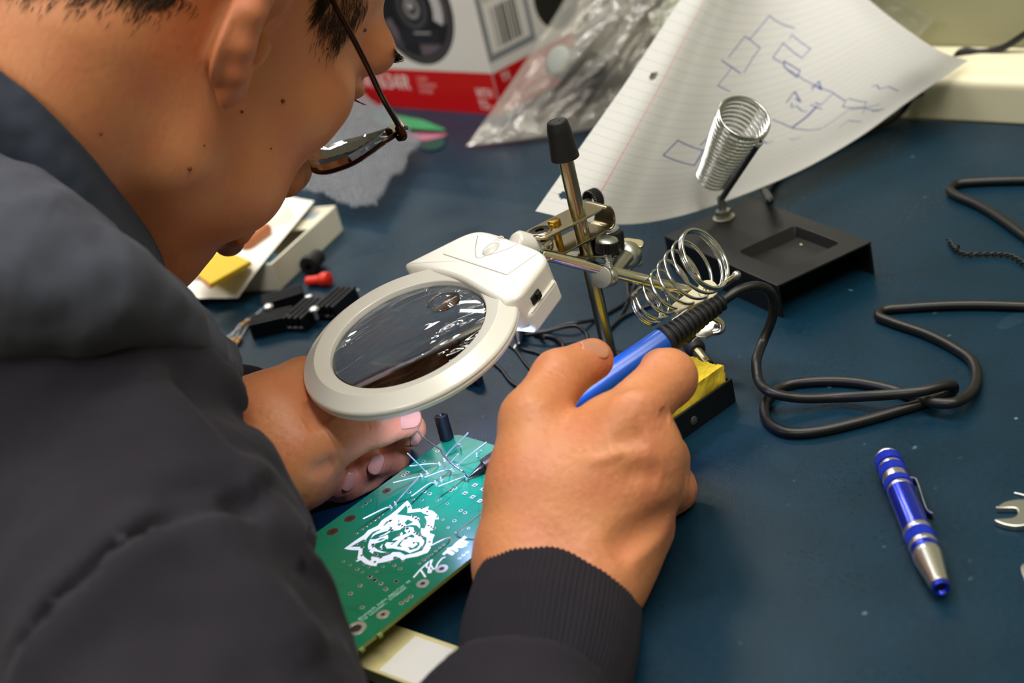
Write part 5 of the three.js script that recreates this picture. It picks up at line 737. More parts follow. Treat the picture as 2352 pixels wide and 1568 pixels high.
// ---------- the person ----------
const HC = V(-0.10785, 0.21025, -0.5824), HF = V(0.43283674, -0.74759829, -0.50373521), HU = V(0.64758225, 0.64659423, -0.40317878), HR = V(0.62712805, -0.15169939, 0.76400112);
const Hd = (f, u, r) => HC.clone().addScaledVector(HF, f / 1000).addScaledVector(HU, u / 1000).addScaledVector(HR, r / 1000);      // head: millimetres forward, up, to its right of the ear line
const hAx = [HF, HU, HR].map(arr);
const toHead = (x, y, z) => { const p = [x - HC.x, y - HC.y, z - HC.z]; return hAx.map((a) => 1000 * (p[0] * a[0] + p[1] * a[1] + p[2] * a[2])); };
const NECK = at(45, 590, 0.60);
const neckF = cap(Hd(-22, -35, 0), NECK, 0.051, 0.055);
const headField = (() => {
  const E = (f, u, r, a, b, c) => ell(Hd(f, u, r), [a / 1000, b / 1000, c / 1000], hAx), S = (f, u, r, q) => cap(Hd(f, u, r), Hd(f, u, r), q / 1000, q / 1000), C = (a, b, r1, r2) => cap(Hd(...a), Hd(...b), r1 / 1000, r2 / 1000);
  const two = (fn) => [fn(1), fn(-1)];
  const big = blend(0.03, [E(-8, 48, 0, 97, 84, 75), E(36, -14, 0, 48, 68, 57), ...two((s) => C([8, -52, 47 * s], [47, -81, 14 * s], 13, 11)), S(57, -81, 0, 12), neckF, ...two((s) => C([-42, -30, 42 * s], [-20, -120, 30 * s], 16, 14))]);
  const mid = blend(0.014, [...two((s) => S(55, -8, 44 * s, 17)), ...two((s) => S(48, -46, 36 * s, 22)), ...two((s) => C([89, 28, 4 * s], [77, 31, 46 * s], 9, 9)), S(84, 40, 0, 12), C([82, -50, 0], [73, -70, 0], 12, 8), ...two((s) => S(60, 3, 53 * s, 7))]);
  const nose = blend(0.007, [C([90, 16, 0], [103, -18, 0], 6.5, 8), S(106, -25, 0, 8.5), ...two((s) => S(96, -30, 12 * s, 7)), C([88, -10, 0], [92, -30, 0], 14, 13)]);
  const lips = blend(0.004, [C([93, -55, 0], [83, -58, 18], 5, 3.5), C([93, -55, 0], [83, -58, -18], 5, 3.5), C([91, -65.5, 0], [82, -63, 17], 6.2, 3.5), C([91, -65.5, 0], [82, -63, -17], 6.2, 3.5)]);
  const sockets = two((s) => E(88, 10, 33 * s, 13, 9, 15)), eyes = two((s) => S(73, 9, 32 * s, 12.5)), lids = two((s) => E(75, 14, 32 * s, 13, 6, 17)), mouth = C([98, -59.5, 0], [85, -60, 23], 1.2, 0.8), mouth2 = C([98, -59.5, 0], [85, -60, -23], 1.2, 0.8), nost = two((s) => S(101, -35, 6.5 * s, 3.2));
  const ears = two((s) => {
    const bk = HF.clone().multiplyScalar(-0.80).addScaledVector(HR, 0.60 * s), upv = HU.clone().addScaledVector(HF, -0.12).normalize(), nn = HF.clone().multiplyScalar(0.60).addScaledVector(HR, 0.80 * s), o = Hd(2, 2, 69 * s);
    const P = (b, u, n = 0) => o.clone().addScaledVector(bk, b / 1000).addScaledVector(upv, u / 1000).addScaledVector(nn, n / 1000);
    const hel = [[-2, 12, 2], [0, 24, 3], [8, 33, 4], [19, 34, 4], [28, 27, 4], [32, 14, 4], [31, 0, 4], [26, -11, 3.5], [19, -19, 3], [10, -24, 1.5]], chain = [];
    for (let i = 0; i + 1 < hel.length; i++) chain.push(cap(P(...hel[i]), P(...hel[i + 1]), 0.0042, 0.0042));
    const rim = blend(0.003, chain), plate = ell(P(15, 4, -1), [0.019, 0.031, 0.0052], [bk, upv, nn]), lobe = ell(P(7, -22, 1.0), [0.0075, 0.0095, 0.0042], [bk, upv, nn]), anti = cap(P(20, -12, 2), P(20, 20, 2), 0.004, 0.0035), bowl = ell(P(8, 0, 6), [0.0090, 0.014, 0.0095], [bk, upv, nn]), root = cap(P(2, -14, -6), P(4, 20, -6), 0.007, 0.008), tragus = cap(P(-2, -4, 2), P(0, -9, 2), 0.0045, 0.004);
    return (x, y, z) => { let d = smin(smin(rim(x, y, z), plate(x, y, z), 0.005), smin(lobe(x, y, z), anti(x, y, z), 0.004), 0.005); d = smin(d, root(x, y, z), 0.006); d = smax(d, -bowl(x, y, z), 0.003); return smin(d, tragus(x, y, z), 0.003); };
  });
  return (x, y, z) => {
    let d = smin(big(x, y, z), mid(x, y, z), 0.016);
    if (d > 0.05) return d;
    for (const s of sockets) d = smax(d, -s(x, y, z), 0.010);
    d = smin(d, nose(x, y, z), 0.007); d = smin(d, lips(x, y, z), 0.005);
    for (const e of lids) d = smin(d, e(x, y, z), 0.004); for (const e of eyes) d = smin(d, e(x, y, z), 0.002);
    d = smax(d, -smin(mouth(x, y, z), mouth2(x, y, z), 0.001), 0.002); for (const s of nost) d = smax(d, -s(x, y, z), 0.002);
    for (const e of ears) d = smin(d, e(x, y, z), 0.005);
    return d;
  };
})();
const hitField = (f, x, y, t0 = 0.35, t1 = 0.9) => { const d = ray(x, y), k = d.length(); let t = t0; for (let i = 0; i < 200 && t < t1; i++) { const p = EYE.clone().addScaledVector(d, t), q = f(p.x, p.y, p.z); if (q < 0.0002) return { p, t }; t += Math.max(q * 0.8, 0.0003) / k; } return null; };

const chainField = (pts, radii, k) => blend(k, pts.slice(1).map((p, i) => cap(pts[i], p, radii[i], radii[i + 1])));
const J = (...p) => at(...p);
// right hand: back of the hand up, closed round the iron
const RH = {
  wristA: J(1218, 1288, 0.500), wristB: J(1355, 1308, 0.500), armA: J(1215, 1560, 0.464), armB: J(1285, 1590, 0.464), cmc: J(1217, 1130, 0.506),
  thumb: [J(1217, 1130, 0.506), J(1226, 966, 0.517), J(1284, 866, 0.530), J(1360, 826, 0.542)], index: [J(1408, 992, 0.508), J(1534, 868, 0.532), J(1518, 846, 0.574), J(1468, 868, 0.604)],
  middle: [J(1478, 1035, 0.507), J(1516, 1054, 0.538), J(1440, 1040, 0.562), J(1400, 1020, 0.566)], ring: [J(1470, 1120, 0.510), J(1538, 1122, 0.545), J(1465, 1105, 0.566), J(1425, 1090, 0.568)], little: [J(1440, 1200, 0.514), J(1497, 1192, 0.545), J(1448, 1170, 0.562), J(1420, 1150, 0.564)],
};
const rightHandBase = (() => {
  const fingers = [chainField(RH.thumb, [0.0150, 0.0122, 0.0099, 0.0083], 0.004), chainField(RH.index, [0.0118, 0.0104, 0.0088, 0.0078], 0.004), chainField(RH.middle, [0.0125, 0.0104, 0.0088, 0.0078], 0.004), chainField(RH.ring, [0.0118, 0.0096, 0.0082, 0.0074], 0.004), chainField(RH.little, [0.0108, 0.0080, 0.0072, 0.0066], 0.004)];
  const palm = blend(0.014, [cap(RH.wristA, RH.armA, 0.0158, 0.0185), cap(RH.wristB, RH.armB, 0.0150, 0.0185), cap(RH.wristA, RH.cmc, 0.0155, 0.0150), cap(RH.wristA, RH.index[0], 0.0148, 0.0122), cap(RH.wristB, RH.middle[0], 0.0148, 0.0122), cap(RH.wristB, RH.ring[0], 0.0145, 0.0115), cap(RH.wristB, RH.little[0], 0.0145, 0.0110), cap(J(1245, 1065, 0.511), J(1410, 1020, 0.510), 0.0110, 0.0115), cap(RH.wristB, J(1465, 1215, 0.526), 0.0135, 0.0125), cap(J(1300, 1150, 0.508), J(1400, 1100, 0.507), 0.015, 0.015)]);
  const knuckles = blend(0.008, [ell(J(1470, 955, 0.497), [0.010, 0.010, 0.006]), ell(J(1498, 1050, 0.498), [0.0095, 0.0095, 0.006]), ell(J(1490, 1130, 0.503), [0.008, 0.008, 0.005])]);
  const tendons = [cap(J(1330, 1235, 0.491), J(1480, 1060, 0.497), 0.0022, 0.003), cap(J(1290, 1200, 0.492), J(1440, 985, 0.497), 0.002, 0.003), cap(J(1390, 1262, 0.494), J(1478, 1140, 0.500), 0.002, 0.0028), cap(J(1300, 1110, 0.495), J(1450, 1030, 0.496), 0.0014, 0.0014)];
  const creases = [[1250, 862, 1295, 872], [1268, 838, 1318, 862], [1275, 848, 1322, 868]].map(([a, b, c, d]) => cap(J(a, b, 0.517), J(c, d, 0.518), 0.0006, 0.0006));
  return (x, y, z) => {
    let d = palm(x, y, z); if (d > 0.05) return d;
    d = smin(d, knuckles(x, y, z), 0.010); for (const t of tendons) d = smin(d, t(x, y, z), 0.012);
    let f = 1; fingers.forEach((g, i) => { const q = g(x, y, z); d = smin(d, q, i === 0 ? 0.0065 : 0.0042); f = Math.min(f, q); });
    return d;
  };
})();
const HAND_LINES = [   // depth (negative: a ridge), half width, line over the skin
  [0.0030, 0.0055, [1560, 1168], [1500, 1205], [1440, 1248], [1385, 1282]], [-0.0012, 0.0040, [1540, 1215], [1480, 1262], [1425, 1315]], [0.0012, 0.0028, [1520, 938], [1532, 952], [1545, 962]], [0.0014, 0.0042, [1490, 1000], [1440, 1010], [1390, 1030]], [0.0012, 0.0040, [1520, 1090], [1470, 1085], [1420, 1105]], [-0.0008, 0.0022, [1440, 1030], [1390, 1052], [1330, 1062]],
  [0.0005, 0.0006, [1250, 862], [1275, 868], [1300, 880]], [0.0004, 0.0006, [1266, 842], [1292, 850], [1318, 866]], [0.0004, 0.0006, [1258, 850], [1284, 860], [1308, 874]],
];
const withLines = (f, lines) => {
  const L = lines.map(([h, w, ...p]) => { const q = []; for (let i = 0; i + 1 < p.length; i++) for (let k = 0; k < 4; k++) { const t = hitField(f, lerp(p[i][0], p[i + 1][0], k / 4), lerp(p[i][1], p[i + 1][1], k / 4)); if (t) q.push(t.p); } return { h, w, q }; }).filter((l) => l.q.length > 2);
  return (x, y, z) => {
    let d = f(x, y, z); if (Math.abs(d) > 0.012) return d;
    for (const { h, w, q } of L) { let m = 1e9, at = 0; for (let i = 0; i + 1 < q.length; i++) { const A = q[i], B = q[i + 1], dx = B.x - A.x, dy = B.y - A.y, dz = B.z - A.z, t = clamp(((x - A.x) * dx + (y - A.y) * dy + (z - A.z) * dz) / (dx * dx + dy * dy + dz * dz + 1e-12)), e = (A.x + dx * t - x) ** 2 + (A.y + dy * t - y) ** 2 + (A.z + dz * t - z) ** 2; if (e < m) { m = e; at = (i + t) / (q.length - 1); } } if (m < 9 * w * w) d += h * Math.exp(-m / (w * w)) * smooth(-0.1, 0.25, at) * smooth(1.1, 0.75, at); }
    return smax(d + 0.00006 * n3(x * 260, y * 260, z * 260) + 0.00005 * n3(x * 700, y * 700, z * 700), 0.0008 - y, 0.002);
  };
};
const rightHand = withLines(rightHandBase, HAND_LINES);
// left hand: thumb and first finger pinch the solder, the others curl under
const LH = {
  wristA: J(632, 968, 0.583), wristB: J(650, 1062, 0.577), armA: J(470, 960, 0.605), armB: J(490, 1060, 0.600),
  thumb: [J(690, 1022, 0.574), J(776, 1003, 0.573), J(862, 972, 0.577), J(924, 962, 0.582)], index: [J(703, 896, 0.598), J(790, 892, 0.622), J(890, 945, 0.616), J(938, 985, 0.600)],
  middle: [J(735, 962, 0.622), J(890, 1000, 0.632), J(893, 1045, 0.618), J(846, 1057, 0.603)], ring: [J(735, 1000, 0.612), J(850, 1052, 0.628), J(835, 1096, 0.614), J(787, 1097, 0.601)], little: [J(725, 1050, 0.610), J(802, 1085, 0.618), J(788, 1114, 0.608), J(751, 1110, 0.601)],
};
const leftHandBase = (() => {
  const fingers = [chainField(LH.thumb, [0.0150, 0.0104, 0.0092, 0.0080], 0.004), chainField(LH.index, [0.0125, 0.0100, 0.0086, 0.0076], 0.004), chainField(LH.middle, [0.0120, 0.0095, 0.0086, 0.0078], 0.004), chainField(LH.ring, [0.0115, 0.0090, 0.0082, 0.0076], 0.004), chainField(LH.little, [0.0110, 0.0078, 0.0070, 0.0066], 0.004)];
  const palm = blend(0.014, [cap(LH.wristA, LH.armA, 0.0160, 0.019), cap(LH.wristB, LH.armB, 0.0155, 0.019), cap(LH.wristB, LH.thumb[0], 0.0155, 0.0165), cap(LH.wristA, LH.index[0], 0.0155, 0.0140), cap(LH.wristA, LH.middle[0], 0.0150, 0.0125), cap(LH.wristB, LH.ring[0], 0.0145, 0.0120), cap(LH.wristB, LH.little[0], 0.0140, 0.0120), cap(LH.wristB, J(700, 1078, 0.590), 0.0145, 0.0110)]);
  const creases = [[842, 935, 850, 1008], [850, 933, 860, 1004]].map(([a, b, c, d]) => cap(J(a, b, 0.5655), J(c, d, 0.5655), 0.0006, 0.0006));
  return (x, y, z) => {
    let d = palm(x, y, z); if (d > 0.05) return d;
    fingers.forEach((g, i) => { d = smin(d, g(x, y, z), i === 0 ? 0.006 : 0.0045); });
    return d;
  };
})();
const leftHand = withLines(leftHandBase, [[0.0035, 0.0055, [715, 912], [735, 932], [752, 950], [768, 962]], [0.0018, 0.0035, [700, 975], [730, 962], [755, 957]], [0.0005, 0.0006, [842, 950], [846, 975], [852, 1000]], [0.0004, 0.0006, [852, 948], [857, 975], [862, 1000]], [0.0015, 0.0035, [770, 1058], [740, 1075], [700, 1080]]]);

// hoodie: torso, shoulders, sleeves
const ARM = { sh: J(330, 1335, 0.462), el: J(709, 3120, 0.285), wr: J(1262, 1500, 0.468) };
const FH = V(HF.x, 0, HF.z).normalize(), PELVIS = V(NECK.x, -0.30, NECK.z).addScaledVector(FH, -0.30), LSH = J(-260, 820, 0.78), LEL = J(-60, 1120, 0.80);
const hoodieField = (() => {
  const side = HR.clone().setY(0).normalize();
  const base = blend(0.05, [cap(NECK.clone().addScaledVector(FH, -0.15).setY(NECK.y - 0.10), PELVIS, 0.085, 0.15), cap(J(-110, 660, 0.60), J(130, 1010, 0.503), 0.056, 0.064), cap(NECK.clone().addScaledVector(FH, -0.05).setY(NECK.y - 0.05), LSH, 0.055, 0.055), ell(J(-350, 1150, 0.62), [0.15, 0.13, 0.15])]);
  const lsl = chainField([LSH, LEL, J(330, 1020, 0.668), J(575, 1000, 0.597)], [0.058, 0.050, 0.042, 0.0285], 0.02);
  const rsl = chainField([ARM.sh, ARM.el, J(1225, 1585, 0.452)], [0.0585, 0.052, 0.0300], 0.02), fold = (lines) => lines.map(([r, ...p]) => ({ r, p }));
  const raw = (x, y, z) => { let d = smin(base(x, y, z), lsl(x, y, z), 0.02); return smin(d, rsl(x, y, z), 0.012); };
  const line = (pts) => { const q = [], n = 3; for (let i = 0; i + 1 < pts.length; i++) for (let k = 0; k < n; k++) { const h = hitField(raw, lerp(pts[i][0], pts[i + 1][0], k / n), lerp(pts[i][1], pts[i + 1][1], k / n), 0.2, 0.9); if (h) q.push(arr(h.p)); } return q; };
  const folds = [   // height of a fold (negative: a groove), its half width, its line
    [0.0042, 0.012, [0, 1575], [130, 1432], [250, 1312], [350, 1246], [472, 1186]], [-0.0045, 0.0042, [0, 1552], [130, 1408], [250, 1290], [350, 1224], [468, 1168]], [0.005, 0.011, [478, 1180], [515, 1250], [590, 1362], [680, 1465], [770, 1568]],
    [-0.003, 0.0045, [500, 1172], [560, 1166], [650, 1164]], [0.0045, 0.012, [290, 850], [370, 925], [455, 985], [575, 1100], [630, 1150]], [0.003, 0.011, [310, 900], [350, 985], [420, 1075], [462, 1160]], [0.003, 0.009, [430, 800], [520, 880], [585, 1000], [625, 1090]], [0.003, 0.014, [560, 1200], [640, 1215], [720, 1290], [760, 1380]], [-0.0025, 0.006, [330, 860], [430, 930], [540, 1040], [600, 1110]],
  ].map(([h, w, ...p]) => ({ h, w, q: line(p) })).filter((f) => f.q.length > 3);
  return (x, y, z) => {
    let d = raw(x, y, z); if (Math.abs(d) > 0.03) return d;
    for (const { h, w, q } of folds) {
      let m = 1e9, at = 0;
      for (let i = 0; i + 1 < q.length; i++) { const A = q[i], B = q[i + 1], dx = B[0] - A[0], dy = B[1] - A[1], dz = B[2] - A[2], t = clamp(((x - A[0]) * dx + (y - A[1]) * dy + (z - A[2]) * dz) / (dx * dx + dy * dy + dz * dz + 1e-12)), e = (A[0] + dx * t - x) ** 2 + (A[1] + dy * t - y) ** 2 + (A[2] + dz * t - z) ** 2; if (e < m) { m = e; at = i + t; } }
      if (m < 9 * w * w) d -= 1.6 * h * Math.exp(-m / (w * w)) * smooth(-0.3, 2, at) * smooth(q.length - 0.7, q.length - 3, at);
    }
    d += 0.0022 * n3(x * 14, y * 14, z * 14 + 5) + 0.0010 * n3(x * 38, y * 38, z * 38) + 0.00010 * n3(x * 420, y * 420, z * 420);
    if (y < 0.02) { const q = V(x, y, z).sub(WL), t = q.dot(INTO); if (t < 0.64 && y > -0.05) d = Math.max(d, 0.0012 - y); }
    return d;
  };
})();
const person = thing('person', 'person in dark hoodie and glasses bending over the circuit board, soldering', 'person', V(PELVIS.x, FLOOR_Y, PELVIS.z));
{
  const lin = (h) => new THREE.Color(h).toArray(), mixc = (a, b, t) => a.map((v, i) => lerp(v, b[i], clamp(t)));
  const base = [0.63, 0.25, 0.104], red = [0.60, 0.185, 0.09], pale = [0.62, 0.30, 0.165], lip = [0.34, 0.105, 0.07];
  const mottle = (x, y, z) => { let c = mixc(base, red, 0.25 + 0.4 * n3(x * 40, y * 40, z * 40) + 0.02 * n3(x * 170, y * 170, z * 170)); const k = 1 + 0.03 * n3(x * 420, y * 420, z * 420); return c.map((v) => v * k); };
  const skinHead = (x, y, z) => { let c = mottle(x, y, z); const [f, u, r] = toHead(x, y, z), q = Math.hypot((f - 90) / 14, (u + 60) / 11, r / 22); if (q < 1) c = mixc(lip, c, smooth(0.75, 1, q)); if (Math.abs(r) > 74 && f < 8) c = mixc(c, red, 0.55); const beard = smooth(-48, -62, u) * smooth(30, 60, f) * (0.5 + 0.5 * n3(x * 900, y * 900, z * 900)); return mixc(c, [0.2, 0.1, 0.06], 0.25 * beard); };
  const skinHand = (list) => (x, y, z) => { let c = mottle(x, y, z), m = 1; const p = V(x, y, z); for (const [q, r] of list) m = Math.min(m, p.distanceTo(q) / r); return mixc(red, c, 0.35 + 0.65 * smooth(0.2, 1, m)); };
  const bb = (pts, pad) => [[0, 1, 2].map((i) => Math.min(...pts.map((p) => p.getComponent(i))) - pad), [0, 1, 2].map((i) => Math.max(...pts.map((p) => p.getComponent(i))) + pad)];
  const headG = surfaceOf((x, y, z) => headField(x, y, z) + 0.00004 * n3(x * 600, y * 600, z * 600), ...bb([Hd(-110, 135, -80), Hd(-110, 135, 80), Hd(118, 60, 0), Hd(118, -30, 0), Hd(70, -105, 0), Hd(0, -60, 95), Hd(0, 30, -95), NECK.clone().addScalar(0.05), NECK.clone().addScalar(-0.05)], 0.006), 0.0015, skinHead);
  const flatten = (o) => Object.values(o).flat();
  const rG = surfaceOf(rightHand, ...bb(flatten(RH), 0.024), 0.0012, skinHand([[RH.thumb[3], 0.014], [RH.index[1], 0.016], [RH.middle[1], 0.015], [RH.ring[1], 0.015], [J(1470, 955, 0.497), 0.014], [RH.little[1], 0.012]]));
  const lG = surfaceOf(leftHand, ...bb(flatten(LH), 0.024), 0.0012, skinHand([[LH.thumb[3], 0.014], [LH.middle[3], 0.014], [LH.ring[3], 0.014], [LH.little[3], 0.012], [LH.index[3], 0.012], [J(735, 945, 0.6), 0.02]]));
  const coreF = (x, y, z) => hoodieField(x, y, z) + 0.02;
  const core = surfaceOf((x, y, z) => Math.max(coreF(x, y, z), -(y + 0.30)), [PELVIS.x - 0.25, -0.34, -0.75], [0.12, 0.2, -0.1], 0.012, () => base);
  const skin = new THREE.MeshPhysicalMaterial({ color: '#ffffff', vertexColors: true, roughness: 0.48, sheen: 0.12, sheenRoughness: 0.5, sheenColor: new THREE.Color(0.9, 0.5, 0.35), side: THREE.DoubleSide });
  part('body', mergeGeometries([headG, rG, lG, core]), skin, person);
  // nails
  const nailM = std(new THREE.Color().setRGB(0.56, 0.25, 0.15), 0.32, 0, { clearcoat: 0.3 });
  const nail = (f, x, y, dx, dy, L, W, lift = 0.0002) => { const h = hitField(f, x, y); if (!h) return; const e = 0.001, p = h.p, n = V(f(p.x + e, p.y, p.z) - f(p.x - e, p.y, p.z), f(p.x, p.y + e, p.z) - f(p.x, p.y - e, p.z), f(p.x, p.y, p.z + e) - f(p.x, p.y, p.z - e)).normalize(); const t = at(x + dx, y + dy, h.t).sub(p); t.addScaledVector(n, -t.dot(n)).normalize(); const w = n.clone().cross(t), g = sheet(12, 14, (u, v) => { const a = (u - 0.5) * 1.9, b = v * 2 - 1, ww = Math.sqrt(Math.max(0, 1 - Math.max(0, Math.abs(b) - 0.35) ** 2 / 0.47)); return p.clone().addScaledVector(t, b * L).addScaledVector(w, Math.sin(a) * W * ww).addScaledVector(n, lift + (Math.cos(a) - 1) * W * 0.62 * ww - 0.0005 * b * b); }, 0.0005); part('fingernail', g, nailM, person); };
  nail(rightHand, 1368, 797, 30, -8, 0.0058, 0.0052); nail(leftHand, 938, 958, 30, -6, 0.0056, 0.0054); nail(leftHand, 956, 1008, 6, 20, 0.0036, 0.0030); nail(leftHand, 866, 1066, -8, 20, 0.0045, 0.0042); nail(leftHand, 802, 1107, -8, 18, 0.004, 0.004);
  // moles on cheek and temple
  const moleM = std('#6e3a1e', 0.6); for (const [x, y, s] of [[650, 232, 1], [556, 257, 0.8], [436, 387, 1], [232, 307, 0.6], [772, 104, 1], [838, 69, 1], [469, 334, 0.5], [623, 341, 0.5], [752, 112, 0.6]]) { const h = hitField(headField, x, y); if (h) { const g = new THREE.SphereGeometry(0.00085 * s, 12, 8); g.translate(h.p.x, h.p.y, h.p.z); part('mole', g, moleM, person); } }
}
{ // clothes of the person
  const navy = new THREE.MeshPhysicalMaterial({ color: '#130f1c', roughness: 0.95, sheen: 0.16, sheenRoughness: 0.6, sheenColor: new THREE.Color('#7a7688'), side: THREE.DoubleSide });
  const hoodM = new THREE.MeshPhysicalMaterial({ color: '#3b3e4a', roughness: 0.95, sheen: 0.2, sheenRoughness: 0.6, sheenColor: new THREE.Color('#8d8d98'), side: THREE.DoubleSide });
  const collarM = new THREE.MeshPhysicalMaterial({ color: '#1a2332', roughness: 0.9, sheen: 0.3, sheenRoughness: 0.6, sheenColor: new THREE.Color('#68727e'), side: THREE.DoubleSide });
  // cut the sleeves open where the hands come out
  const lCuffN = J(640, 960, 0.59).sub(J(470, 1010, 0.615)).normalize(), lCuffP = J(602, 985, 0.598), rN = RH.wristA.clone().lerp(RH.wristB, 0.5).sub(J(1225, 1585, 0.452)).normalize(), rP = J(1240, 1612, 0.4465);
  const field = (x, y, z) => { let d = hoodieField(x, y, z); const p = V(x, y, z); if (p.distanceTo(lCuffP) < 0.09) d = smax(d, p.sub(lCuffP).dot(lCuffN), 0.004); const q = V(x, y, z); if (q.distanceTo(rP) < 0.09) d = smax(d, q.sub(rP).dot(rN), 0.006); return smax(d, -(y + 0.33), 0.01); };
  const hoodie = part('hoodie', surfaceOf(field, [PELVIS.x - 0.26, -0.36, -0.95], [0.10, 0.22, -0.08], 0.0036), navy, person, 'dark navy hooded sweatshirt');
  // hood lying round the neck: a soft thick roll
  const roll = [[-260, 600, 0.500, 0.040], [-60, 630, 0.475, 0.033], [90, 650, 0.458, 0.0258], [210, 680, 0.459, 0.0185], [305, 716, 0.470, 0.0112], [392, 758, 0.487, 0.0085], [466, 812, 0.512, 0.0068], [516, 858, 0.540, 0.0040]];
  const hoodF = blend(0.03, [chainField(roll.map(([x, y, d]) => J(x, y, d)), roll.map((q) => q[3]), 0.01), chainField(roll.map(([x, y, d]) => J(x - 10, y - 10, d + 0.035)), roll.map((q) => q[3]), 0.01)]), back = ell(J(-330, 640, 0.55), [0.09, 0.06, 0.09]);
  const hf = (x, y, z) => smin(hoodF(x, y, z), back(x, y, z), 0.04) + 0.002 * n3(x * 16, y * 16, z * 16) + 0.0009 * n3(x * 50, y * 50, z * 50) + 0.00012 * n3(x * 420, y * 420, z * 420);
  part('hood', surfaceOf(hf, [-0.42, 0.02, -0.80], [0.02, 0.34, -0.30], 0.0032), hoodM, person, 'greyer hood lying round the neck');
  // upright collar standing against the neck
  const hug = (x, y, off) => { const h = hitField(headField, x, y); return h ? h.p.clone().addScaledVector(ray(x, y).normalize(), -off) : null; };
  const topE = [[-70, 110], [0, 165], [60, 215], [120, 275], [190, 350], [250, 425], [300, 490], [335, 540], [362, 590], [370, 620], [364, 640]].map(([x, y]) => hug(x, y, 0.004)).filter(Boolean), botPx = [[-90, 340, 0.5], [0, 392, 0.494], [60, 440, 0.49], [115, 490, 0.488], [170, 540, 0.488], [225, 588, 0.49], [275, 625, 0.494], [310, 645, 0.5], [335, 656, 0.508], [346, 660, 0.514], [350, 660, 0.518]].map((p) => J(...p));
  part('collar', sheet(80, 24, (u, v) => { const a = curveAt(topE, u), b = curveAt(botPx, u), p = a.lerp(b, v); return p.addScaledVector(ray(200, 400).normalize(), -0.007 * Math.sin(Math.PI * v) - 0.0008 * n3(p.x * 90, p.y * 90, p.z * 90)); }, 0.0035), collarM, person, 'slate blue collar against the neck');
  // ribbed cuffs
  const cuff = (rings, n, name) => {
    const G = sheet(n * 8, 40, (u, v) => { const k = v * (rings.length - 1), i = Math.min(Math.floor(k), rings.length - 2), t = k - i, s = t * t * (3 - 2 * t) * 0 + t, A = rings[i], B = rings[i + 1], c = A.c.clone().lerp(B.c, s), a = A.a.clone().lerp(B.a, s), b = A.b.clone().lerp(B.b, s), th = u * 2 * Math.PI, r = 1 + 0.008 * Math.cos(n * th) * smooth(0.03, 0.12, v) + 0.01 * n2(Math.cos(th) * 2 + v, Math.sin(th) * 2); return c.addScaledVector(a, r * Math.cos(th)).addScaledVector(b, r * Math.sin(th)); });
    return part(name, G, navy, person, 'ribbed cuff');
  };
  { const ax = J(1290, 1318, 0.500).sub(J(1232, 1540, 0.458)).normalize(), aD = CRT.clone().multiplyScalar(0.92).addScaledVector(CUP, -0.38); aD.addScaledVector(ax, -aD.dot(ax)).normalize(); const bD = aD.clone().cross(ax).normalize(); if (bD.dot(FWD) > 0) bD.negate();
    const ring = (x, y, d, a, b) => ({ c: J(x, y, d), a: aD.clone().multiplyScalar(a), b: bD.clone().multiplyScalar(b) });
    cuff([ring(1288, 1342, 0.4965, 0.0255, 0.0160), ring(1289, 1331, 0.498, 0.0284, 0.0178), ring(1287, 1338, 0.497, 0.0296, 0.0195), ring(1280, 1390, 0.488, 0.0300, 0.0222), ring(1262, 1470, 0.472, 0.0300, 0.0240), ring(1250, 1540, 0.460, 0.0288, 0.0238), ring(1240, 1610, 0.447, 0.0262, 0.0215)], 96, 'cuff'); }
  { const ax = lCuffN.clone(), aD = CUP.clone().multiplyScalar(0.94).addScaledVector(CRT, -0.33); aD.addScaledVector(ax, -aD.dot(ax)).normalize(); const bD = aD.clone().cross(ax).normalize(); if (bD.dot(FWD) > 0) bD.negate();
    const ring = (x, y, d, a, b) => ({ c: J(x, y, d), a: aD.clone().multiplyScalar(a), b: bD.clone().multiplyScalar(b) });
    cuff([ring(600, 1002, 0.592, 0.0225, 0.0185), ring(604, 1002, 0.5915, 0.0252, 0.0210), ring(598, 1002, 0.593, 0.0264, 0.0222), ring(562, 1004, 0.600, 0.0275, 0.0238), ring(515, 1006, 0.610, 0.0280, 0.0245), ring(495, 1007, 0.614, 0.0255, 0.021)], 80, 'cuff');
    // frayed threads along its far edge
    const th = []; for (let i = 0; i < 90; i++) { const a = 0.15 + 0.9 * rnd(), p = J(599, 1002, 0.5925).addScaledVector(aD, 0.0262 * Math.cos(a)).addScaledVector(bD, 0.0232 * Math.sin(a)).addScaledVector(ax, -0.012 * rnd()), q = aD.clone().multiplyScalar(Math.cos(a)).addScaledVector(bD, Math.sin(a)).addScaledVector(ax, 0.6 * (rnd() - 0.3)); th.push(tube([p, p.clone().addScaledVector(q, 0.0015 + 0.001 * rnd()), p.clone().addScaledVector(q, 0.003).addScaledVector(CRT, 0.001 * (rnd() - 0.5))], 0.00035, 5, 5)); } part('frayed_threads', th, navy, person).userData.kind = 'stuff'; }
  // hair: short strands at the nape and the temple, and a cap over the rest of the skull
  const hairM = std('#3a291b', 0.6), strand = (p, dir, n, L, w) => { const q = n.clone().cross(dir).normalize().multiplyScalar(w), e = p.clone().addScaledVector(dir, L).addScaledVector(n, L * 0.12), m = p.clone().addScaledVector(dir, L * 0.5).addScaledVector(n, L * 0.16), up = n.clone().multiplyScalar(w); return [p.clone().add(q), p.clone().sub(q), p.clone().add(up), m.clone().add(q), m.clone().sub(q), m.clone().add(up), e]; };
  const IX = [0, 1, 4, 0, 4, 3, 1, 2, 5, 1, 5, 4, 2, 0, 3, 2, 3, 5, 3, 4, 6, 4, 5, 6, 5, 3, 6];
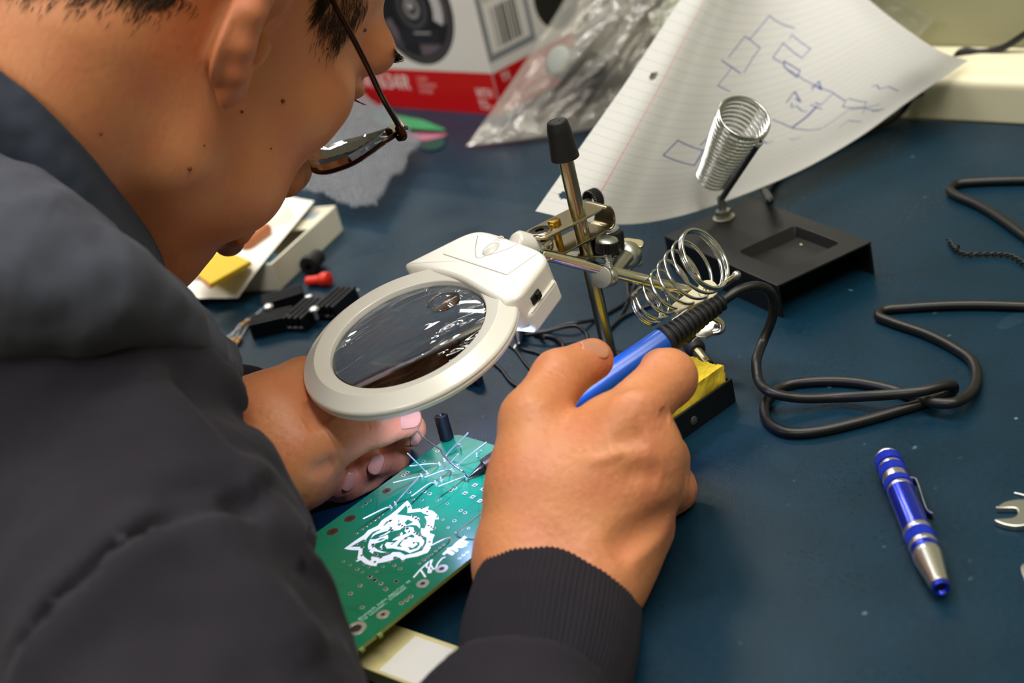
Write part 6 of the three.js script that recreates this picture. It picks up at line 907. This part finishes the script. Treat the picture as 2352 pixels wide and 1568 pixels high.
  const bundle = (list) => { const P = [], id = []; for (const s of list) { const b = P.length / 3; for (const p of s) P.push(p.x, p.y, p.z); for (const i of IX) id.push(b + i); } const g = new THREE.BufferGeometry(); g.setAttribute('position', new THREE.Float32BufferAttribute(P, 3)); g.setIndex(id); g.computeVertexNormals(); return g; };
  const gradN = (p) => { const e = 0.0015, f = headField; return V(f(p.x + e, p.y, p.z) - f(p.x - e, p.y, p.z), f(p.x, p.y + e, p.z) - f(p.x, p.y - e, p.z), f(p.x, p.y, p.z + e) - f(p.x, p.y, p.z - e)).normalize(); };
  const toSkin = (f, u, r) => { const p = Hd(f, u, r), c = Hd(0, 40, 0), d = p.clone().sub(c).normalize(); let t = p.distanceTo(c) + 0.03; for (let i = 0; i < 60; i++) { const q = c.clone().addScaledVector(d, t), h = headField(q.x, q.y, q.z); if (h < 0.0002) break; t -= Math.max(h * 0.8, 0.0003); } return c.addScaledVector(d, t); };
  const strands = [];
  // density of hair over the skull: f forward, u up, r to the side
  const hairline = (f, u, r) => { const a = Math.abs(r); if (f < -18) return u - lerp(-33, -20, smooth(-75, -40, f)) - 6 * smooth(-40, -18, f) * 3 - 3 * n2(f * 0.12, r * 0.12); if (f < 26) return u - lerp(14, 30, smooth(-18, 0, f)) + (f > 10 ? 14 * smooth(10, 26, f) : 0); return Math.min(u - lerp(12, 62, smooth(40, 62, f)) , 200) - 2 * n2(f * 0.2, r * 0.2); };
  for (let i = 0; i < 70000; i++) {
    const th = rnd() * 2 * Math.PI, cz = 2 * rnd() - 1, s = Math.sqrt(1 - cz * cz), d = [s * Math.cos(th), i % 10 ? -0.75 + 0.85 * (cz * 0.5 + 0.5) : cz, i % 10 ? Math.abs(s * Math.sin(th)) : s * Math.sin(th)], p = toSkin(d[0] * 95, 40 + d[1] * 85, d[2] * 75), [f, u, r] = toHead(p.x, p.y, p.z), k = hairline(f, u, r);
    if (k < 0 || (Math.abs(r) > 62 && f > -32 && f < 10 && u < 36)) continue;
    if (k < 12 && rnd() > 0.12 + (k / 12) ** 1.3) continue;
    if (f > 26 && f < 62 && u < 45 && rnd() > 0.3) continue;
    const n = gradN(p), dir = HU.clone().multiplyScalar(-1).addScaledVector(HF, f > 26 ? 0.35 : -0.15).addScaledVector(HR, 0.25 * (rnd() - 0.5)); dir.addScaledVector(n, -dir.dot(n)).normalize();
    strands.push(strand(p.addScaledVector(n, -0.0004), dir, n, lerp(0.004, 0.010, rnd()) * (k < 10 ? 0.6 : 1.2), 0.00007 + 0.00004 * rnd()));
  }
  const capF = (x, y, z) => { const [f, u, r] = toHead(x, y, z), k = hairline(f, u, r) - 15 - 25 * smooth(15, 30, f) * smooth(80, 60, f); return smax(headField(x, y, z) - 0.0012 - 0.005 * smooth(0, 25, k) - (0.0012 * n3(f * 0.09, u * 0.03, r * 0.09) + 0.0007 * n3(f * 0.3, u * 0.07, r * 0.3)) * smooth(0, 20, k), -k / 1000, 0.003); };
  const lo = [HC.x - 0.14, HC.y - 0.10, HC.z - 0.14], hi = [HC.x + 0.17, HC.y + 0.16, HC.z + 0.12];
  const hair = part('hair', surfaceOf(capF, lo, hi, 0.0026), std('#1d1510', 0.7), person, 'short dark hair'); const hs = part('hair_strands', bundle(strands), hairM, hair); hs.userData.kind = 'stuff';
  const brow = []; for (const s of [1, -1]) for (let i = 0; i < 700; i++) { const t = rnd(), p = toSkin(lerp(94, 80, t), lerp(29, 35, t) + 3.4 * (rnd() - 0.5) * (1.3 - t), s * lerp(14, 56, t)), n = gradN(p), dir = HR.clone().multiplyScalar(s * 0.85).addScaledVector(HU, 0.55 - 0.7 * t).addScaledVector(HF, -0.1); dir.addScaledVector(n, -dir.dot(n)).normalize(); brow.push(strand(p.addScaledVector(n, -0.0003), dir.addScaledVector(n, 0.25), n, 0.0045 + 0.003 * rnd(), 0.00009)); }
  const eb = part('eyebrow', bundle(brow), hairM, person); eb.userData.kind = 'stuff';
  const lash = []; for (const s of [1, -1]) for (let i = 0; i < 60; i++) { const t = rnd() * 2 - 1, p = toSkin(85 - 5 * t * t, 12.5 - 3 * t * t, s * (32 + 13 * t)), n = gradN(p); lash.push(strand(p, HF.clone().addScaledVector(HU, 0.2).addScaledVector(HR, 0.4 * t * s).normalize(), n, 0.006, 0.00012)); } part('eyelash', bundle(lash), hairM, person).userData.kind = 'stuff';
  // trousers and shoes under the bench
  const jean = std('#2a3346', 0.9), sd = V(-FH.z, 0, FH.x), hip = (s) => PELVIS.clone().addScaledVector(sd, 0.085 * s).setY(-0.33), knee = (s) => hip(s).addScaledVector(FH, 0.36).setY(-0.34), ankle = (s) => knee(s).addScaledVector(FH, 0.02).setY(FLOOR_Y + 0.09);
  const legs = [1, -1].map((s) => chainField([hip(s), knee(s), ankle(s)], [0.085, 0.062, 0.045], 0.03)), tf = blend(0.04, [cap(PELVIS.clone().setY(-0.33), PELVIS.clone().addScaledVector(FH, 0.04).setY(-0.33), 0.13, 0.12), ...legs]);
  part('trousers', surfaceOf((x, y, z) => tf(x, y, z), [Math.min(PELVIS.x, knee(1).x, knee(-1).x) - 0.2, FLOOR_Y + 0.04, Math.min(PELVIS.z, knee(1).z, knee(-1).z) - 0.2], [Math.max(PELVIS.x, knee(1).x, knee(-1).x) + 0.2, -0.16, Math.max(PELVIS.z, knee(1).z) + 0.2], 0.011), jean, person);
  for (const s of [1, -1]) { const a = ankle(s), sf = (x, y, z) => smax(blend(0.03, [cap(a.clone().setY(FLOOR_Y + 0.10), a.clone().setY(FLOOR_Y + 0.05), 0.044, 0.05), cap(a.clone().setY(FLOOR_Y + 0.045), a.clone().addScaledVector(FH, 0.16).setY(FLOOR_Y + 0.035), 0.045, 0.042)])(x, y, z), FLOOR_Y + 0.0015 - y, 0.005); part('shoe', surfaceOf(sf, [a.x - 0.26, FLOOR_Y - 0.01, a.z - 0.26], [a.x + 0.26, FLOOR_Y + 0.16, a.z + 0.26], 0.008), std('#202022', 0.6), person); }
  const seat = PELVIS.clone().setY(FLOOR_Y), st = thing('stool', 'round dark stool the person sits on', 'stool', seat); part('seat', lathe([[0, 0], [0, 0.17], [0.01, 0.18], [0.03, 0.18], [0.04, 0.17], [0.042, 0]], seat.clone().setY(-0.505), YUP, 40), std('#26262a', 0.6), st);
  for (let i = 0; i < 4; i++) { const a = i * Math.PI / 2 + 0.6; part('leg', rod(seat.clone().add(V(0.2 * Math.cos(a), 0.0005, 0.2 * Math.sin(a))), seat.clone().add(V(0.13 * Math.cos(a), -0.505 - FLOOR_Y, 0.13 * Math.sin(a))), 0.013), MAT.steel, st); }
}
{ // eyeglasses, slipped down the nose
  const solve = (x, y, r) => { let f = 97, u = 0; for (let i = 0; i < 30; i++) { const p0 = proj(Hd(f, u, r)), pf = proj(Hd(f + 1, u, r)), pu = proj(Hd(f, u + 1, r)), a = pf.x - p0.x, b = pu.x - p0.x, c = pf.y - p0.y, d = pu.y - p0.y, ex = x - p0.x, ey = y - p0.y, D = a * d - b * c; f += (ex * d - b * ey) / D; u += (a * ey - c * ex) / D; } return [f, u]; };
  const [fo, uo] = solve(915, 316, 63), [fi, ui] = solve(742, 372, 14), A = Hd(fo, uo, 63), B = Hd(fi, ui, 14), mid = A.clone().lerp(B, 0.5), ax = A.clone().sub(B).normalize(), hw = A.distanceTo(B) / 2, th = 0.64, vv = HU.clone().multiplyScalar(Math.cos(th)).addScaledVector(HF, Math.sin(th)); vv.addScaledVector(ax, -vv.dot(ax)).normalize(); const nn = ax.clone().cross(vv).normalize(); if (nn.dot(HF) < 0) nn.negate();
  const mir = (p) => { const d = p.clone().sub(HC).dot(HR); return p.clone().addScaledVector(HR, -2 * d); };
  const o = thing('eyeglasses', 'thin brown metal eyeglasses on the nose of the person', 'glasses', mid.clone()), frame = std('#3a1d10', 0.25, 0.7), glass = new THREE.MeshPhysicalMaterial({ color: '#ffffff', roughness: 0.01, transmission: 1, thickness: 0.003, ior: 1.58, side: THREE.DoubleSide });
  const rimP = (a, s, r = 1, off = 0) => { const c = Math.cos(a), sn = Math.sin(a), p = mid.clone().addScaledVector(ax, hw * r * Math.sign(c) * Math.abs(c) ** 0.85).addScaledVector(vv, 0.0165 * r * Math.sign(sn) * Math.abs(sn) ** 0.85).addScaledVector(nn, off - 0.0035 * c * c * r * r + 0.0015); return s > 0 ? p : mir(p); };
  for (const s of [1, -1]) {
    const loop = []; for (let i = 0; i < 72; i++) loop.push(rimP(i / 72 * 2 * Math.PI, s)); part('rim', tube(loop, 0.0009, 200, 8, true), frame, o);
    const N = 64, R = 10, pos = [], idx = []; for (const f of [0, 1]) for (let j = 0; j <= R; j++) for (let i = 0; i < N; i++) { const p = rimP(i / N * 2 * Math.PI, s, 0.985 * j / R, f ? 0.0010 + 0.0002 * (j / R) ** 2 : -0.0008 - 0.0030 * (j / R) ** 2); pos.push(p.x, p.y, p.z); }
    const W = (R + 1) * N; for (let f = 0; f < 2; f++) for (let j = 0; j < R; j++) for (let i = 0; i < N; i++) { const a = f * W + j * N + i, b = f * W + j * N + (i + 1) % N, c = a + N, d = b + N; (f ^ (s > 0 ? 0 : 1)) ? idx.push(a, c, d, a, d, b) : idx.push(a, d, c, a, b, d); } for (let i = 0; i < N; i++) { const a = R * N + i, b = R * N + (i + 1) % N; s > 0 ? idx.push(a, b, W + b, a, W + b, W + a) : idx.push(a, W + b, b, a, W + a, W + b); }
    const g = new THREE.BufferGeometry(); g.setAttribute('position', new THREE.Float32BufferAttribute(pos, 3)); g.setIndex(idx); part('lens', toCreasedNormals(g, 0.7), glass, o);
    const M = (p) => (s > 0 ? p : mir(p)), hinge = M(A.clone().addScaledVector(ax, 0.003)), pts = [A.clone(), A.clone().addScaledVector(ax, 0.0028).addScaledVector(nn, -0.001), proj(A) && J(917, 292, proj(A).z - 0.004), Hd(66, 11, 73), Hd(52, 16, 75), Hd(25, 26, 76), Hd(4, 33, 76), Hd(-12, 25, 77), Hd(-20, 12, 78)].map(M);
    part('temple', tube(pts, 0.00125, 90, 10), frame, o); part('hinge', tube([M(A.clone().addScaledVector(ax, 0.001)), M(A.clone().addScaledVector(ax, 0.0032)), M(J(917, 296, proj(A).z - 0.003))], 0.0019, 14, 10), frame, o);
  }
  part('bridge', tube([B.clone(), B.clone().lerp(mir(B), 0.5).addScaledVector(vv, 0.004).addScaledVector(nn, 0.003), mir(B)], 0.0009, 30, 8), frame, o);
  for (const s of [1, -1]) { const p = B.clone().addScaledVector(ax, 0.001).addScaledVector(vv, -0.004).addScaledVector(nn, -0.004); const g = new THREE.SphereGeometry(0.003, 12, 8); g.scale(0.5, 1, 1); const q = s > 0 ? p : mir(p); g.translate(q.x, q.y, q.z); part('nose_pad', g, film('#efe9dd', 0.7, 0.2), o); }
}
if (0) console.log('pelvis', PELVIS.toArray().map((v) => v.toFixed(3)).join(' '), 't of pelvis', PELVIS.clone().sub(WL).dot(INTO).toFixed(3), 'neck', NECK.toArray().map((v) => v.toFixed(3)).join(' '), 't', NECK.clone().sub(WL).dot(INTO).toFixed(3));

renderer.render(scene, camera);
